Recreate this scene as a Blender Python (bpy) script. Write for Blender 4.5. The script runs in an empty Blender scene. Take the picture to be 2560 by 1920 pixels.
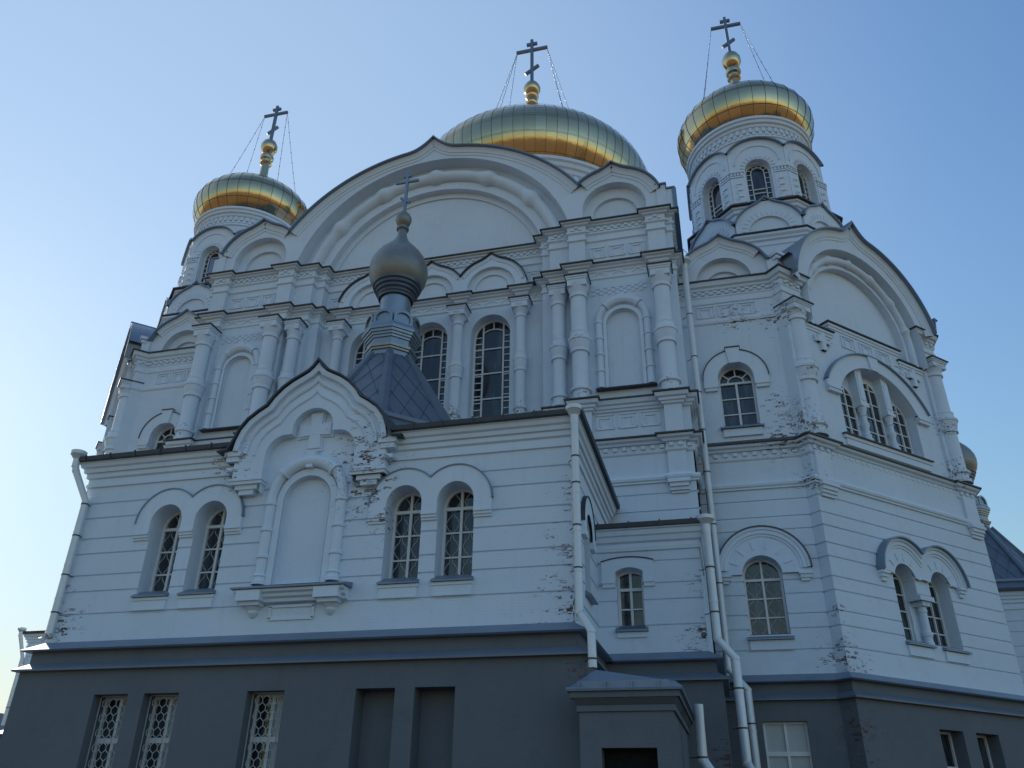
import bpy, math, random
from mathutils import Vector, Matrix
random.seed(7)
D = bpy.data
scn = bpy.context.scene
col = scn.collection
R = math.radians
PI = math.pi
ZO = 1.7            # eye height: every z below is measured from the eye
XC = -11.3          # cathedral centre line

# ---------------------------------------------------------------- camera
FPX, YAW, PITCH, ROLL = 2017.2, -0.25196, 0.49397, 0.014426
cam = D.cameras.new('camera'); camo = D.objects.new('camera', cam); col.objects.link(camo)
cam.sensor_fit = 'HORIZONTAL'; cam.sensor_width = 36.0
cam.lens = 36.0 * FPX / 2560.0
cam.clip_start = 0.1; cam.clip_end = 6000
fwd = Vector((math.sin(YAW)*math.cos(PITCH), math.cos(YAW)*math.cos(PITCH), math.sin(PITCH)))
rt = Vector((math.cos(YAW), -math.sin(YAW), 0)); up = rt.cross(fwd)
r2 = rt*math.cos(ROLL) + up*math.sin(ROLL); u2 = -rt*math.sin(ROLL) + up*math.cos(ROLL)
camo.matrix_world = Matrix(((r2.x, u2.x, -fwd.x, 0), (r2.y, u2.y, -fwd.y, 0), (r2.z, u2.z, -fwd.z, ZO), (0, 0, 0, 1)))
scn.camera = camo

# ---------------------------------------------------------------- light
SUN_EL, SUN_AZ = R(23), R(-54)      # azimuth from +Y (into the facade) towards +X; the sun stands behind the church, to the left
world = D.worlds.new('World'); scn.world = world; world.use_nodes = True
wn = world.node_tree.nodes; wl = world.node_tree.links
bg = wn['Background']; bg.inputs['Strength'].default_value = 0.15
sky = wn.new('ShaderNodeTexSky'); sky.sky_type = 'NISHITA'; sky.sun_disc = False
sky.sun_elevation = SUN_EL; sky.sun_rotation = SUN_AZ
sky.altitude = 400; sky.air_density = 2.5; sky.dust_density = 0.5; sky.ozone_density = 4.5
wb = wn.new('ShaderNodeMix'); wb.data_type = 'RGBA'; wb.blend_type = 'MULTIPLY'; wb.inputs[0].default_value = 1.0
wb.inputs[7].default_value = (0.82, 0.985, 1.33, 1)      # the camera's cool white balance
wl.new(sky.outputs['Color'], wb.inputs[6])
# pale high haze on the sun's side of the sky (multiple scattering, which the sky model lacks)
tcw = wn.new('ShaderNodeTexCoord'); dt = wn.new('ShaderNodeVectorMath'); dt.operation = 'DOT_PRODUCT'
wl.new(tcw.outputs['Generated'], dt.inputs[0])
dt.inputs[1].default_value = (math.sin(SUN_AZ)*math.cos(SUN_EL), math.cos(SUN_AZ)*math.cos(SUN_EL), math.sin(SUN_EL))
mr = wn.new('ShaderNodeMapRange'); mr.interpolation_type = 'SMOOTHSTEP'
mr.inputs['From Min'].default_value = .30; mr.inputs['From Max'].default_value = .95; mr.inputs['To Min'].default_value = 0; mr.inputs['To Max'].default_value = .60
wl.new(dt.outputs['Value'], mr.inputs['Value'])
hz = wn.new('ShaderNodeMix'); hz.data_type = 'RGBA'; hz.inputs[7].default_value = (3.3, 4.2, 5.1, 1)
wl.new(mr.outputs[0], hz.inputs[0]); wl.new(wb.outputs[2], hz.inputs[6]); wl.new(hz.outputs[2], bg.inputs['Color'])
sl = D.lights.new('sun', 'SUN'); sl.energy = 5.0; sl.angle = R(0.5); sl.color = (1, 0.94, 0.84)
so = D.objects.new('sun', sl); col.objects.link(so)
sd = Vector((math.sin(SUN_AZ)*math.cos(SUN_EL), math.cos(SUN_AZ)*math.cos(SUN_EL), math.sin(SUN_EL)))
so.rotation_euler = sd.to_track_quat('Z', 'Y').to_euler(); so.location = sd*300
vs = scn.view_settings
vs.view_transform = 'Standard'; vs.look = 'None'; vs.gamma = 1; vs.exposure = 0.0; vs.use_curve_mapping = False

# ---------------------------------------------------------------- materials
def newmat(name):
    m = D.materials.new(name); m.use_nodes = True
    return m, m.node_tree.nodes, m.node_tree.links, m.node_tree.nodes['Principled BSDF']
def math_node(n, l, op, a, b=None, c=None, clamp=False):
    x = n.new('ShaderNodeMath'); x.operation = op; x.use_clamp = clamp
    for i, v in enumerate((a, b, c)):
        if v is None: continue
        if isinstance(v, (int, float)): x.inputs[i].default_value = v
        else: l.new(v, x.inputs[i])
    return x.outputs[0]
def noise(n, l, vec, scale, detail=3, rough=.55):
    x = n.new('ShaderNodeTexNoise'); x.inputs['Scale'].default_value = scale
    x.inputs['Detail'].default_value = detail; x.inputs['Roughness'].default_value = rough
    if vec is not None: l.new(vec, x.inputs['Vector'])
    return x.outputs['Fac']
def mixcol(n, l, fac, a, b):
    x = n.new('ShaderNodeMix'); x.data_type = 'RGBA'
    if isinstance(fac, (int, float)): x.inputs[0].default_value = fac
    else: l.new(fac, x.inputs[0])
    for i, v in ((6, a), (7, b)):
        if isinstance(v, tuple): x.inputs[i].default_value = (*v, 1)
        else: l.new(v, x.inputs[i])
    return x.outputs[2]
# places where the paint has come off (x, y, z from the eye, radius)
WEAR = [(-3.5, 20, 4.6, 1.3), (-3.45, 20.3, 6.2, 1.0), (-3.45, 20.4, 7.6, .8), (-9.5, 20, 9.2, 1.5), (-9.3, 20, 8.2, 1.3), (-13.8, 20, 9.2, 1.05),
        (-18.6, 20, 4.7, 1.1), (-18.9, 20, 5.8, .5), (-8.6, 20, 7.4, 1.0), (3.9, 29, 4.6, 1.2), (3.6, 29, 13.0, 1.5), (3.0, 29.1, 12.6, 1.1),
        (3.6, 29, 18.0, 1.1), (1.9, 29.1, 18.1, .9), (4.3, 29.3, 12.9, 1.0), (-4.25, 27.4, 14.4, .6), (-4.3, 27.2, 16.9, .5), (-.95, 27.3, 14.5, .5),
        (-5.2, 27.7, 16.9, .5), (-9.8, 28.3, 14.7, .6), (-7, 28.3, 14.5, .6), (-18.4, 27.3, 16.8, .5), (-21.7, 27.4, 14.5, .7),
        (-.5, 24.5, 4.7, .9), (5.6, 30.5, 17.4, .45), (8.8, 33.8, 17.4, .45), (10.4, 35.2, 13.0, 1.0), (10.3, 35.2, 15.2, .8),
        (4.6, 28.9, 15.3, .7), (3.9, 28.9, 6.2, .5), (-.35, 24.8, 6.3, .7), (-16.0, 27.6, 24.0, .4), (-6.9, 27.4, 4.5, .3), (3.7, 29, 10.9, .8), (2.9, 29.1, 14.2, .7)]
def white_material(name, base, wear, brick=.5, spots=None, vary=.10):
    m, n, l, p = newmat(name)
    geo = n.new('ShaderNodeNewGeometry')
    sep = n.new('ShaderNodeSeparateXYZ'); l.new(geo.outputs['Position'], sep.inputs[0])
    sn = n.new('ShaderNodeSeparateXYZ'); l.new(geo.outputs['True Normal'], sn.inputs[0])
    hx = math_node(n, l, 'SUBTRACT', math_node(n, l, 'MULTIPLY', sep.outputs[1], sn.outputs[0]), math_node(n, l, 'MULTIPLY', sep.outputs[0], sn.outputs[1]))
    cmb = n.new('ShaderNodeCombineXYZ'); l.new(hx, cmb.inputs[0]); l.new(sep.outputs[2], cmb.inputs[1])
    bt = n.new('ShaderNodeTexBrick'); l.new(cmb.outputs[0], bt.inputs['Vector'])
    bt.inputs['Scale'].default_value = 1.0; bt.inputs['Brick Width'].default_value = .27; bt.inputs['Row Height'].default_value = .078
    bt.inputs['Mortar Size'].default_value = .007; bt.inputs['Mortar Smooth'].default_value = .35
    bt.inputs['Color1'].default_value = (1, 1, 1, 1); bt.inputs['Color2'].default_value = (.88, .88, .88, 1); bt.inputs['Mortar'].default_value = (.25, .25, .25, 1)
    # flakes that follow the courses: a random value per brick, broken by fine noise
    row = math_node(n, l, 'FLOOR', math_node(n, l, 'DIVIDE', sep.outputs[2], .078))
    cl = math_node(n, l, 'FLOOR', math_node(n, l, 'DIVIDE', math_node(n, l, 'MULTIPLY_ADD', row, .135, hx), .21))
    cm2 = n.new('ShaderNodeCombineXYZ'); l.new(row, cm2.inputs[0]); l.new(cl, cm2.inputs[1])
    wnz = n.new('ShaderNodeTexWhiteNoise'); wnz.noise_dimensions = '2D'; l.new(cm2.outputs[0], wnz.inputs['Vector'])
    cm4 = n.new('ShaderNodeCombineXYZ'); l.new(math_node(n, l, 'MULTIPLY', hx, 9.0), cm4.inputs[0]); l.new(math_node(n, l, 'MULTIPLY', sep.outputs[2], 42.0), cm4.inputs[1])
    fl = math_node(n, l, 'MULTIPLY_ADD', wnz.outputs['Value'], .42, math_node(n, l, 'MULTIPLY', noise(n, l, cm4.outputs[0], 1.0, 4, .62), 1.05))
    mask = None
    for (x, y, z, r) in ((spots or WEAR) if wear else []):
        vd = n.new('ShaderNodeVectorMath'); vd.operation = 'DISTANCE'
        l.new(geo.outputs['Position'], vd.inputs[0]); vd.inputs[1].default_value = (x, y, z + ZO)
        s = math_node(n, l, 'MULTIPLY_ADD', vd.outputs['Value'], -1.0/r, 1.0)
        mask = s if mask is None else math_node(n, l, 'MAXIMUM', mask, s)
    big = noise(n, l, geo.outputs['Position'], .35, 4)
    tone = mixcol(n, l, big, tuple(c*(1-vary) for c in base), tuple(min(1, c*(1+vary*.7)) for c in base))
    pat = noise(n, l, geo.outputs['Position'], 1.6, 6, .7)
    tone = mixcol(n, l, math_node(n, l, 'MULTIPLY', math_node(n, l, 'SUBTRACT', pat, .52, clamp=True), 2.2, clamp=True), tone, tuple(c*(1-vary*1.6) for c in base))
    # faint rain streaks
    cm3 = n.new('ShaderNodeCombineXYZ'); l.new(math_node(n, l, 'MULTIPLY', hx, 5.0), cm3.inputs[0]); l.new(math_node(n, l, 'MULTIPLY', sep.outputs[2], .35), cm3.inputs[1])
    st = noise(n, l, cm3.outputs[0], 1.0, 3)
    stf = math_node(n, l, 'MULTIPLY', math_node(n, l, 'SUBTRACT', st, .55, clamp=True), .9, clamp=True)
    tone = mixcol(n, l, stf, tone, tuple(c*.72 for c in base))
    h = math_node(n, l, 'MULTIPLY', bt.outputs['Color'], 1.0)
    if wear:
        mk = math_node(n, l, 'MULTIPLY_ADD', math_node(n, l, 'MAXIMUM', mask, -.22), .25, fl)
        wf = math_node(n, l, 'MULTIPLY', math_node(n, l, 'SUBTRACT', mk, 1.035), 25.0, clamp=True)
        fb = noise(n, l, geo.outputs['Position'], 9.0, 2)
        peel = mixcol(n, l, fb, (.04, .028, .026), (.18, .095, .068))
        tone = mixcol(n, l, wf, tone, peel)
        h = math_node(n, l, 'SUBTRACT', h, math_node(n, l, 'MULTIPLY', wf, .8))
    l.new(tone, p.inputs['Base Color'])
    fine = noise(n, l, geo.outputs['Position'], 14.0, 4)
    hh = math_node(n, l, 'MULTIPLY_ADD', fine, .8, h)
    b = n.new('ShaderNodeBump'); b.inputs['Strength'].default_value = brick; b.inputs['Distance'].default_value = .012
    l.new(hh, b.inputs['Height']); l.new(b.outputs[0], p.inputs['Normal'])
    p.inputs['Roughness'].default_value = .75; p.inputs['Specular IOR Level'].default_value = .25
    return m
def simple(name, c, rough=.5, metal=0.0, nscale=3.0, var=.15, bump=.0, bscale=6.0, spec=.5):
    m, n, l, p = newmat(name)
    geo = n.new('ShaderNodeNewGeometry')
    f = noise(n, l, geo.outputs['Position'], nscale, 4)
    l.new(mixcol(n, l, f, tuple(x*(1-var) for x in c), tuple(min(1, x*(1+var)) for x in c)), p.inputs['Base Color'])
    f2 = noise(n, l, geo.outputs['Position'], nscale*2.3, 3)
    l.new(math_node(n, l, 'MULTIPLY_ADD', f2, rough*.5, rough*.75), p.inputs['Roughness'])
    p.inputs['Metallic'].default_value = metal; p.inputs['Specular IOR Level'].default_value = spec
    if bump:
        b = n.new('ShaderNodeBump'); b.inputs['Strength'].default_value = bump; b.inputs['Distance'].default_value = .02
        l.new(noise(n, l, geo.outputs['Position'], bscale, 3), b.inputs['Height']); l.new(b.outputs[0], p.inputs['Normal'])
    return m
def gold_material():
    m, n, l, p = newmat('gold_sheet')
    at = n.new('ShaderNodeAttribute'); at.attribute_name = 'tint'
    geo = n.new('ShaderNodeNewGeometry')
    base = mixcol(n, l, at.outputs['Fac'], (.48, .375, .215), (.57, .455, .275))
    l.new(base, p.inputs['Base Color']); p.inputs['Metallic'].default_value = 1.0
    l.new(math_node(n, l, 'MULTIPLY_ADD', noise(n, l, geo.outputs['Position'], 2.0, 3), .10, .10), p.inputs['Roughness'])
    b = n.new('ShaderNodeBump'); b.inputs['Strength'].default_value = .3; b.inputs['Distance'].default_value = .05
    l.new(noise(n, l, geo.outputs['Position'], 1.3, 3), b.inputs['Height']); l.new(b.outputs[0], p.inputs['Normal'])
    return m
WHITE = white_material('white_painted_brick', (.64, .735, .83), True)
TRIM = white_material('white_painted_trim', (.65, .745, .84), True, .25)
GREY = white_material('grey_plinth_paint', (.14, .155, .175), True, .35, vary=.2, spots=[(3.9, 28.6, 2.4, 1.1), (3.7, 28.6, 1.0, 1.2), (3.3, 28.8, .2, .9), (-3.3, 19.7, 3.1, .4), (-.1, 24.2, 1.5, .6)])
SHEET = simple('blue_grey_roof_sheet', (.19, .24, .31), .42, .35, 1.1, .22, .12, 2.5)
TENT = simple('slate_grey_tent_sheet', (.125, .155, .185), .45, .35, 1.6, .3, .15, 2.5)
EDGE = simple('dark_flashing', (.055, .06, .075), .5, .3, 3, .25)
GOLD = gold_material()
SEAM = simple('dark_seam', (.11, .10, .07), .5, .6)
GALV = simple('galvanised_turret_sheet', (.27, .30, .33), .38, .75, 1.6, .22, .1, 3.0)
ONION = simple('weathered_brass_sheet', (.225, .23, .215), .45, .45, 2.0, .3, .1, 4.0)
IRON = simple('dark_cross_metal', (.17, .20, .25), .45, .6)
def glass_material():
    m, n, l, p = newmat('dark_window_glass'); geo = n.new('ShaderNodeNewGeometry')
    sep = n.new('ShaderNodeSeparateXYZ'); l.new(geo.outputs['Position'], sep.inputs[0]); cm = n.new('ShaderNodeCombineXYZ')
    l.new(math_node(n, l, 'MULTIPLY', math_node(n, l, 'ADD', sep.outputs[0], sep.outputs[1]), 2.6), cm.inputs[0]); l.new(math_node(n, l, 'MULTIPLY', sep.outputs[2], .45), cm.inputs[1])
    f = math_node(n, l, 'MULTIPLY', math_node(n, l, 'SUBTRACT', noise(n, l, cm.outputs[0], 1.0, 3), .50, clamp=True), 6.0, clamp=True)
    l.new(mixcol(n, l, f, (.010, .013, .018), (.060, .072, .085)), p.inputs['Base Color'])  # pale vertical streaks painted into the colour mimic reflections and curtains inside
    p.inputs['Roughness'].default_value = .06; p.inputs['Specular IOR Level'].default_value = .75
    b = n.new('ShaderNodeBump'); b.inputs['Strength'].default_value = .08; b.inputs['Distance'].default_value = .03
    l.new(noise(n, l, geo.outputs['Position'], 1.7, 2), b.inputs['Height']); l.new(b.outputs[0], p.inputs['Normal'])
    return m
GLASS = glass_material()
PALE = simple('whitewashed_pane', (.36, .42, .46), .25, 0, 1.5, .15)
FRAME = simple('white_window_frame', (.66, .68, .68), .5, 0, 4, .12)
LATT = simple('pale_lattice', (.34, .37, .38), .6, 0, 4, .2)
GRILL = simple('painted_iron_grille', (.40, .42, .42), .5, 0, 4, .15)
PIPE = simple('white_painted_pipe', (.66, .70, .72), .42, .15, 2.5, .1, .08, 12)
BLACK = simple('black_opening', (.004, .004, .005), .9, 0)

# ---------------------------------------------------------------- frames and mesh building
class Fr:
    """local u along the wall, w out of the wall, z from the eye"""
    def __init__(s, ox, oy, tx, ty, mir=False): s.ox, s.oy, s.tx, s.ty, s.mir = ox, oy, tx, ty, mir
    def P(s, u, w, z):
        x = s.ox + s.tx*u + s.ty*w; y = s.oy + s.ty*u - s.tx*w
        if s.mir: x = 2*XC - x
        return (x, y, z + ZO)
    def sub(s, u, w, du, dw):
        L = math.hypot(du, dw); du /= L; dw /= L
        return Fr(s.ox + s.tx*u + s.ty*w, s.oy + s.ty*u - s.tx*w, s.tx*du + s.ty*dw, s.ty*du - s.tx*dw, s.mir)
class MB:
    def __init__(s): s.v = []; s.f = []; s.sm = []; s.tint = []
    def face(s, pts, smooth=False):
        i = len(s.v); s.v += [tuple(p) for p in pts]; s.f.append(tuple(range(i, i+len(pts)))); s.sm.append(smooth)
    def grid(s, rows, close_u=False, smooth=False):
        i0 = len(s.v); n = len(rows[0])
        for r in rows: s.v += [tuple(p) for p in r]
        for a in range(len(rows)-1):
            for b in range(n if close_u else n-1):
                c = (b+1) % n
                s.f.append((i0+a*n+b, i0+a*n+c, i0+(a+1)*n+c, i0+(a+1)*n+b)); s.sm.append(smooth)
    def hexa(s, p):      # 8 points: bottom ring, top ring
        i = len(s.v); s.v += [tuple(q) for q in p]
        for f in ((3, 2, 1, 0), (4, 5, 6, 7), (0, 1, 5, 4), (1, 2, 6, 5), (2, 3, 7, 6), (3, 0, 4, 7)):
            s.f.append(tuple(i+k for k in f)); s.sm.append(False)
    def box(s, F, u0, u1, w0, w1, z0, z1):
        s.hexa([F.P(u0, w0, z0), F.P(u1, w0, z0), F.P(u1, w1, z0), F.P(u0, w1, z0), F.P(u0, w0, z1), F.P(u1, w0, z1), F.P(u1, w1, z1), F.P(u0, w1, z1)])
    def bar(s, F, a, b, wd, w0, w1):     # strip in the wall plane
        du, dz = b[0]-a[0], b[1]-a[1]; L = math.hypot(du, dz) or 1; nu, nz = -dz/L*wd/2, du/L*wd/2
        q = [(a[0]-nu, a[1]-nz), (b[0]-nu, b[1]-nz), (b[0]+nu, b[1]+nz), (a[0]+nu, a[1]+nz)]
        s.hexa([F.P(u, w0, z) for u, z in q] + [F.P(u, w1, z) for u, z in q])
    def prism(s, F, poly, w0, w1):
        s.face([F.P(u, w1, z) for u, z in poly]); s.face([F.P(u, w0, z) for u, z in reversed(poly)])
        n = len(poly)
        for i in range(n):
            a, b = poly[i], poly[(i+1) % n]
            s.face([F.P(a[0], w0, a[1]), F.P(b[0], w0, b[1]), F.P(b[0], w1, b[1]), F.P(a[0], w1, a[1])])
    def side_prism(s, F, poly, u0, u1):   # poly in (w,z), extruded along u
        s.face([F.P(u0, w, z) for w, z in poly]); s.face([F.P(u1, w, z) for w, z in reversed(poly)])
        n = len(poly)
        for i in range(n):
            a, b = poly[i], poly[(i+1) % n]
            s.face([F.P(u0, a[0], a[1]), F.P(u0, b[0], b[1]), F.P(u1, b[0], b[1]), F.P(u1, a[0], a[1])])
    def sweep(s, F, path, prof, mode='arch', closed=False, loop=False, smooth=False):
        n = len(path); rows = []
        for i in range(n):
            p = path[i]
            dirs = []
            if i > 0 or closed:
                q = path[i-1]; d = (p[0]-q[0], p[1]-q[1]); L = math.hypot(*d)
                if L > 1e-9: dirs.append((d[0]/L, d[1]/L))
            if i < n-1 or closed:
                q = path[(i+1) % n]; d = (q[0]-p[0], q[1]-p[1]); L = math.hypot(*d)
                if L > 1e-9: dirs.append((d[0]/L, d[1]/L))
            ns = [(-d[1], d[0]) for d in dirs]
            m = (sum(a[0] for a in ns), sum(a[1] for a in ns)); L = math.hypot(*m)
            if L < 1e-6: m = ns[0]; L = 1
            m = (m[0]/L, m[1]/L); k = 1/max(.45, m[0]*ns[0][0]+m[1]*ns[0][1])
            row = []
            for (a, b) in prof:
                x, y = p[0]+m[0]*k*a, p[1]+m[1]*k*a
                row.append(F.P(x, b, y) if mode == 'arch' else F.P(x, y, b))
            rows.append(row)
        if closed: rows.append(rows[0])
        s.grid(rows, loop, smooth)
    def lathe(s, F, u, w, prof, seg=20, smooth=True, sx=1.0, a0=0.0):
        c = F.P(u, w, 0); rows = []
        for (r, z) in prof:
            rows.append([(c[0]+r*math.cos(a0+2*PI*k/seg), c[1]+r*math.sin(a0+2*PI*k/seg), z+ZO) for k in range(seg)])
        s.grid(rows, True, smooth)
    def tube(s, pts, r, seg=10, smooth=True, cap=False):
        rows = []; pts = [Vector(p) for p in pts]
        for i, p in enumerate(pts):
            d = (pts[min(i+1, len(pts)-1)] - pts[max(i-1, 0)]).normalized()
            a = d.cross(Vector((.13, .31, .94))).normalized(); b = d.cross(a)
            rr = r[i] if isinstance(r, (list, tuple)) else r
            rows.append([p + (a*math.cos(2*PI*k/seg) + b*math.sin(2*PI*k/seg))*rr for k in range(seg)])
        s.grid(rows, True, smooth)
        if cap: s.face(rows[0]); s.face(rows[-1])
    def reveal(s, F, poly, w0, w1, closed=True):
        n = len(poly)
        for i in range(n if closed else n-1):
            a, b = poly[i], poly[(i+1) % n]
            s.face([F.P(a[0], w0, a[1]), F.P(b[0], w0, b[1]), F.P(b[0], w1, b[1]), F.P(a[0], w1, a[1])])
    def build(s, name, mat, parent=None, merge=True):
        me = D.meshes.new(name)
        off = Vector(parent.get('base', (0, 0, 0))) if parent is not None else Vector((0, 0, 0))
        me.from_pydata([tuple(Vector(p)-off) for p in s.v], [], s.f)
        me.polygons.foreach_set('use_smooth', s.sm)
        if s.tint:
            a = me.attributes.new('tint', 'FLOAT', 'FACE'); a.data.foreach_set('value', s.tint)
        me.materials.append(mat); me.update()
        import bmesh
        bm = bmesh.new(); bm.from_mesh(me); bmesh.ops.recalc_face_normals(bm, faces=bm.faces[:]); bm.to_mesh(me); bm.free()
        if any(s.sm): me.set_sharp_from_angle(angle=R(33))
        o = D.objects.new(name, me); col.objects.link(o)
        if parent is not None: o.parent = parent; o['base'] = list(off)
        return o
def poly_iv(p, z):
    xs = []; n = len(p)
    for i in range(n):
        a, b = p[i], p[(i+1) % n]
        if (a[1] <= z) != (b[1] <= z): xs.append(a[0] + (z-a[1])*(b[0]-a[0])/(b[1]-a[1]))
    xs.sort(); return [(xs[i], xs[i+1]) for i in range(0, len(xs)-1, 2)]
def merge_iv(iv):
    iv.sort(); out = []
    for a, b in iv:
        if out and a <= out[-1][1]+1e-7: out[-1] = (out[-1][0], max(out[-1][1], b))
        else: out.append((a, b))
    return out
def region_iv(sol, hol, z):
    A = merge_iv([i for p in sol for i in poly_iv(p, z)]); H = merge_iv([i for p in hol for i in poly_iv(p, z)])
    for h0, h1 in H:
        B = []
        for a, b in A:
            if h1 <= a or h0 >= b: B.append((a, b)); continue
            if h0 > a: B.append((a, h0))
            if h1 < b: B.append((h1, b))
        A = B
    return A
def region(mb, F, sol, hol, w, grooves=(), gd=.05):
    """flat wall piece = solids minus holes, cut in trapezoids; grooves are real V channels"""
    zs = set(); P = list(sol)+list(hol)
    for p in P:
        for q in p: zs.add(round(q[1], 4))
    E = [[(p[i], p[(i+1) % len(p)]) for i in range(len(p))] for p in P]
    bb = [(min(q[0] for q in p), max(q[0] for q in p), min(q[1] for q in p), max(q[1] for q in p)) for p in P]
    for i in range(len(P)):
        for j in range(i):
            A, B = bb[i], bb[j]
            if A[0] > B[1] or B[0] > A[1] or A[2] > B[3] or B[2] > A[3]: continue
            for (a, b) in E[i]:
                for (c, d) in E[j]:
                    den = (b[0]-a[0])*(d[1]-c[1])-(b[1]-a[1])*(d[0]-c[0])
                    if abs(den) < 1e-9: continue
                    t = ((c[0]-a[0])*(d[1]-c[1])-(c[1]-a[1])*(d[0]-c[0]))/den
                    s = ((c[0]-a[0])*(b[1]-a[1])-(c[1]-a[1])*(b[0]-a[0]))/den
                    if 0 <= t <= 1 and 0 <= s <= 1: zs.add(round(a[1]+t*(b[1]-a[1]), 4))
    gl = []
    for g in grooves:
        for dz, dw in ((-.045, 0), (-.02, -gd), (.012, -gd), (.035, 0)): gl.append((g+dz, dw)); zs.add(round(g+dz, 4))
    gl.sort()
    def wf(z):
        for (a, wa), (b, wb) in zip(gl, gl[1:]):
            if a-1e-5 <= z <= b+1e-5: return w + wa + (wb-wa)*(z-a)/(b-a)
        return w
    zs = sorted(zs)
    for za, zb in zip(zs, zs[1:]):
        if zb-za < 2e-4: continue
        e = (zb-za)*1e-3
        A = region_iv(sol, hol, za+e); B = region_iv(sol, hol, zb-e)
        if len(A) != len(B): A = B = region_iv(sol, hol, (za+zb)/2)
        wa, wb = wf(za), wf(zb)
        for (a0, a1), (b0, b1) in zip(A, B):
            if a1-a0 < 1e-5 and b1-b0 < 1e-5: continue
            mb.face([F.P(a0, wa, za), F.P(a1, wa, za), F.P(b1, wb, zb), F.P(b0, wb, zb)])
def rect(u0, u1, z0, z1): return [(u0, z0), (u0, z1), (u1, z1), (u1, z0)]
def arcpts(uc, zc, ru, rz, a0, a1, n): return [(uc+ru*math.cos(a0+(a1-a0)*i/n), zc+rz*math.sin(a0+(a1-a0)*i/n)) for i in range(n+1)]
def arch(uc, hw, z0, zs, rise=None, n=16):
    return [(uc-hw, z0)] + arcpts(uc, zs, hw, hw if rise is None else rise, PI, 0, n) + [(uc+hw, z0)]
def segarch(uc, hw, z0, zs, rise, n=12):
    Rr = (hw*hw+rise*rise)/(2*rise); a = math.asin(min(1, hw/Rr))
    return [(uc-hw, z0)] + [(uc+Rr*math.sin(-a+2*a*i/n), zs+rise-Rr+Rr*math.cos(-a+2*a*i/n)) for i in range(n+1)] + [(uc+hw, z0)]
def bigarc(Rr, zc, zb, n=40, uc=0):      # circle part above zb, with straight feet down to zb
    return [(uc-Rr, zb)] + arcpts(uc, zc, Rr, Rr, PI, 0, n) + [(uc+Rr, zb)] if zb <= zc else \
        [(uc+Rr*math.cos(a), zc+Rr*math.sin(a)) for a in [PI-math.asin((zb-zc)/Rr)-(PI-2*math.asin((zb-zc)/Rr))*i/n for i in range(n+1)]]
def ogee(uc, Rr, zc, hw, tip, tw, n=20):
    """round gable line with a small keel at the top, left to right"""
    out = []; us = [-hw+2*hw*i/(2*n) for i in range(2*n+1)]
    us = sorted(set([hw*math.sin(PI/2*(-1+i/n)) for i in range(2*n+1)] + [tw*k for k in (-1, -.75, -.5, -.3, -.15, 0, .15, .3, .5, .75, 1)]))
    for u in us:
        z = zc+math.sqrt(max(0, Rr*Rr-u*u)); a = abs(u)/tw
        if a < 1: z += tip*(1-a)**2
        out.append((uc+u, z))
    return out
def dentils(mb, F, path, off, dep, z0, z1, wd, pitch, phase=0.0):
    for a, b in zip(path, path[1:]):
        L = math.hypot(b[0]-a[0], b[1]-a[1])
        if L < pitch*.8: continue
        S = F.sub(a[0], a[1], b[0]-a[0], b[1]-a[1]); k = max(1, int(round(L/pitch))); st = L/k
        for i in range(k):
            c = (i+.5+phase)*st
            if c+wd/2 > L+off: continue
            mb.box(S, c-wd/2, c+wd/2, off, off+dep, z0, z1)
def plancap(mb, F, path, out, z, back=.3, rise=.12):   # metal flashing along the top of a cornice
    mb.sweep(F, path, [(out-.01, z-.06), (out+.045, z-.055), (out+.05, z+.0), (-back+.3, z+rise), (0, z+rise+.02)], 'plan')
# ---------------------------------------------------------------- the cathedral
root = D.objects.new('cathedral', None); col.objects.link(root)
root.location = (XC, 50, 0); root['base'] = [XC, 50, 0]
root['label'] = 'white brick Orthodox cathedral with gold domes, arched gables and a dark grey plinth'
root['category'] = 'cathedral'
WG = [8.45, 7.97, 7.31, 6.84, 6.18, 5.70, 5.04]

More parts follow.
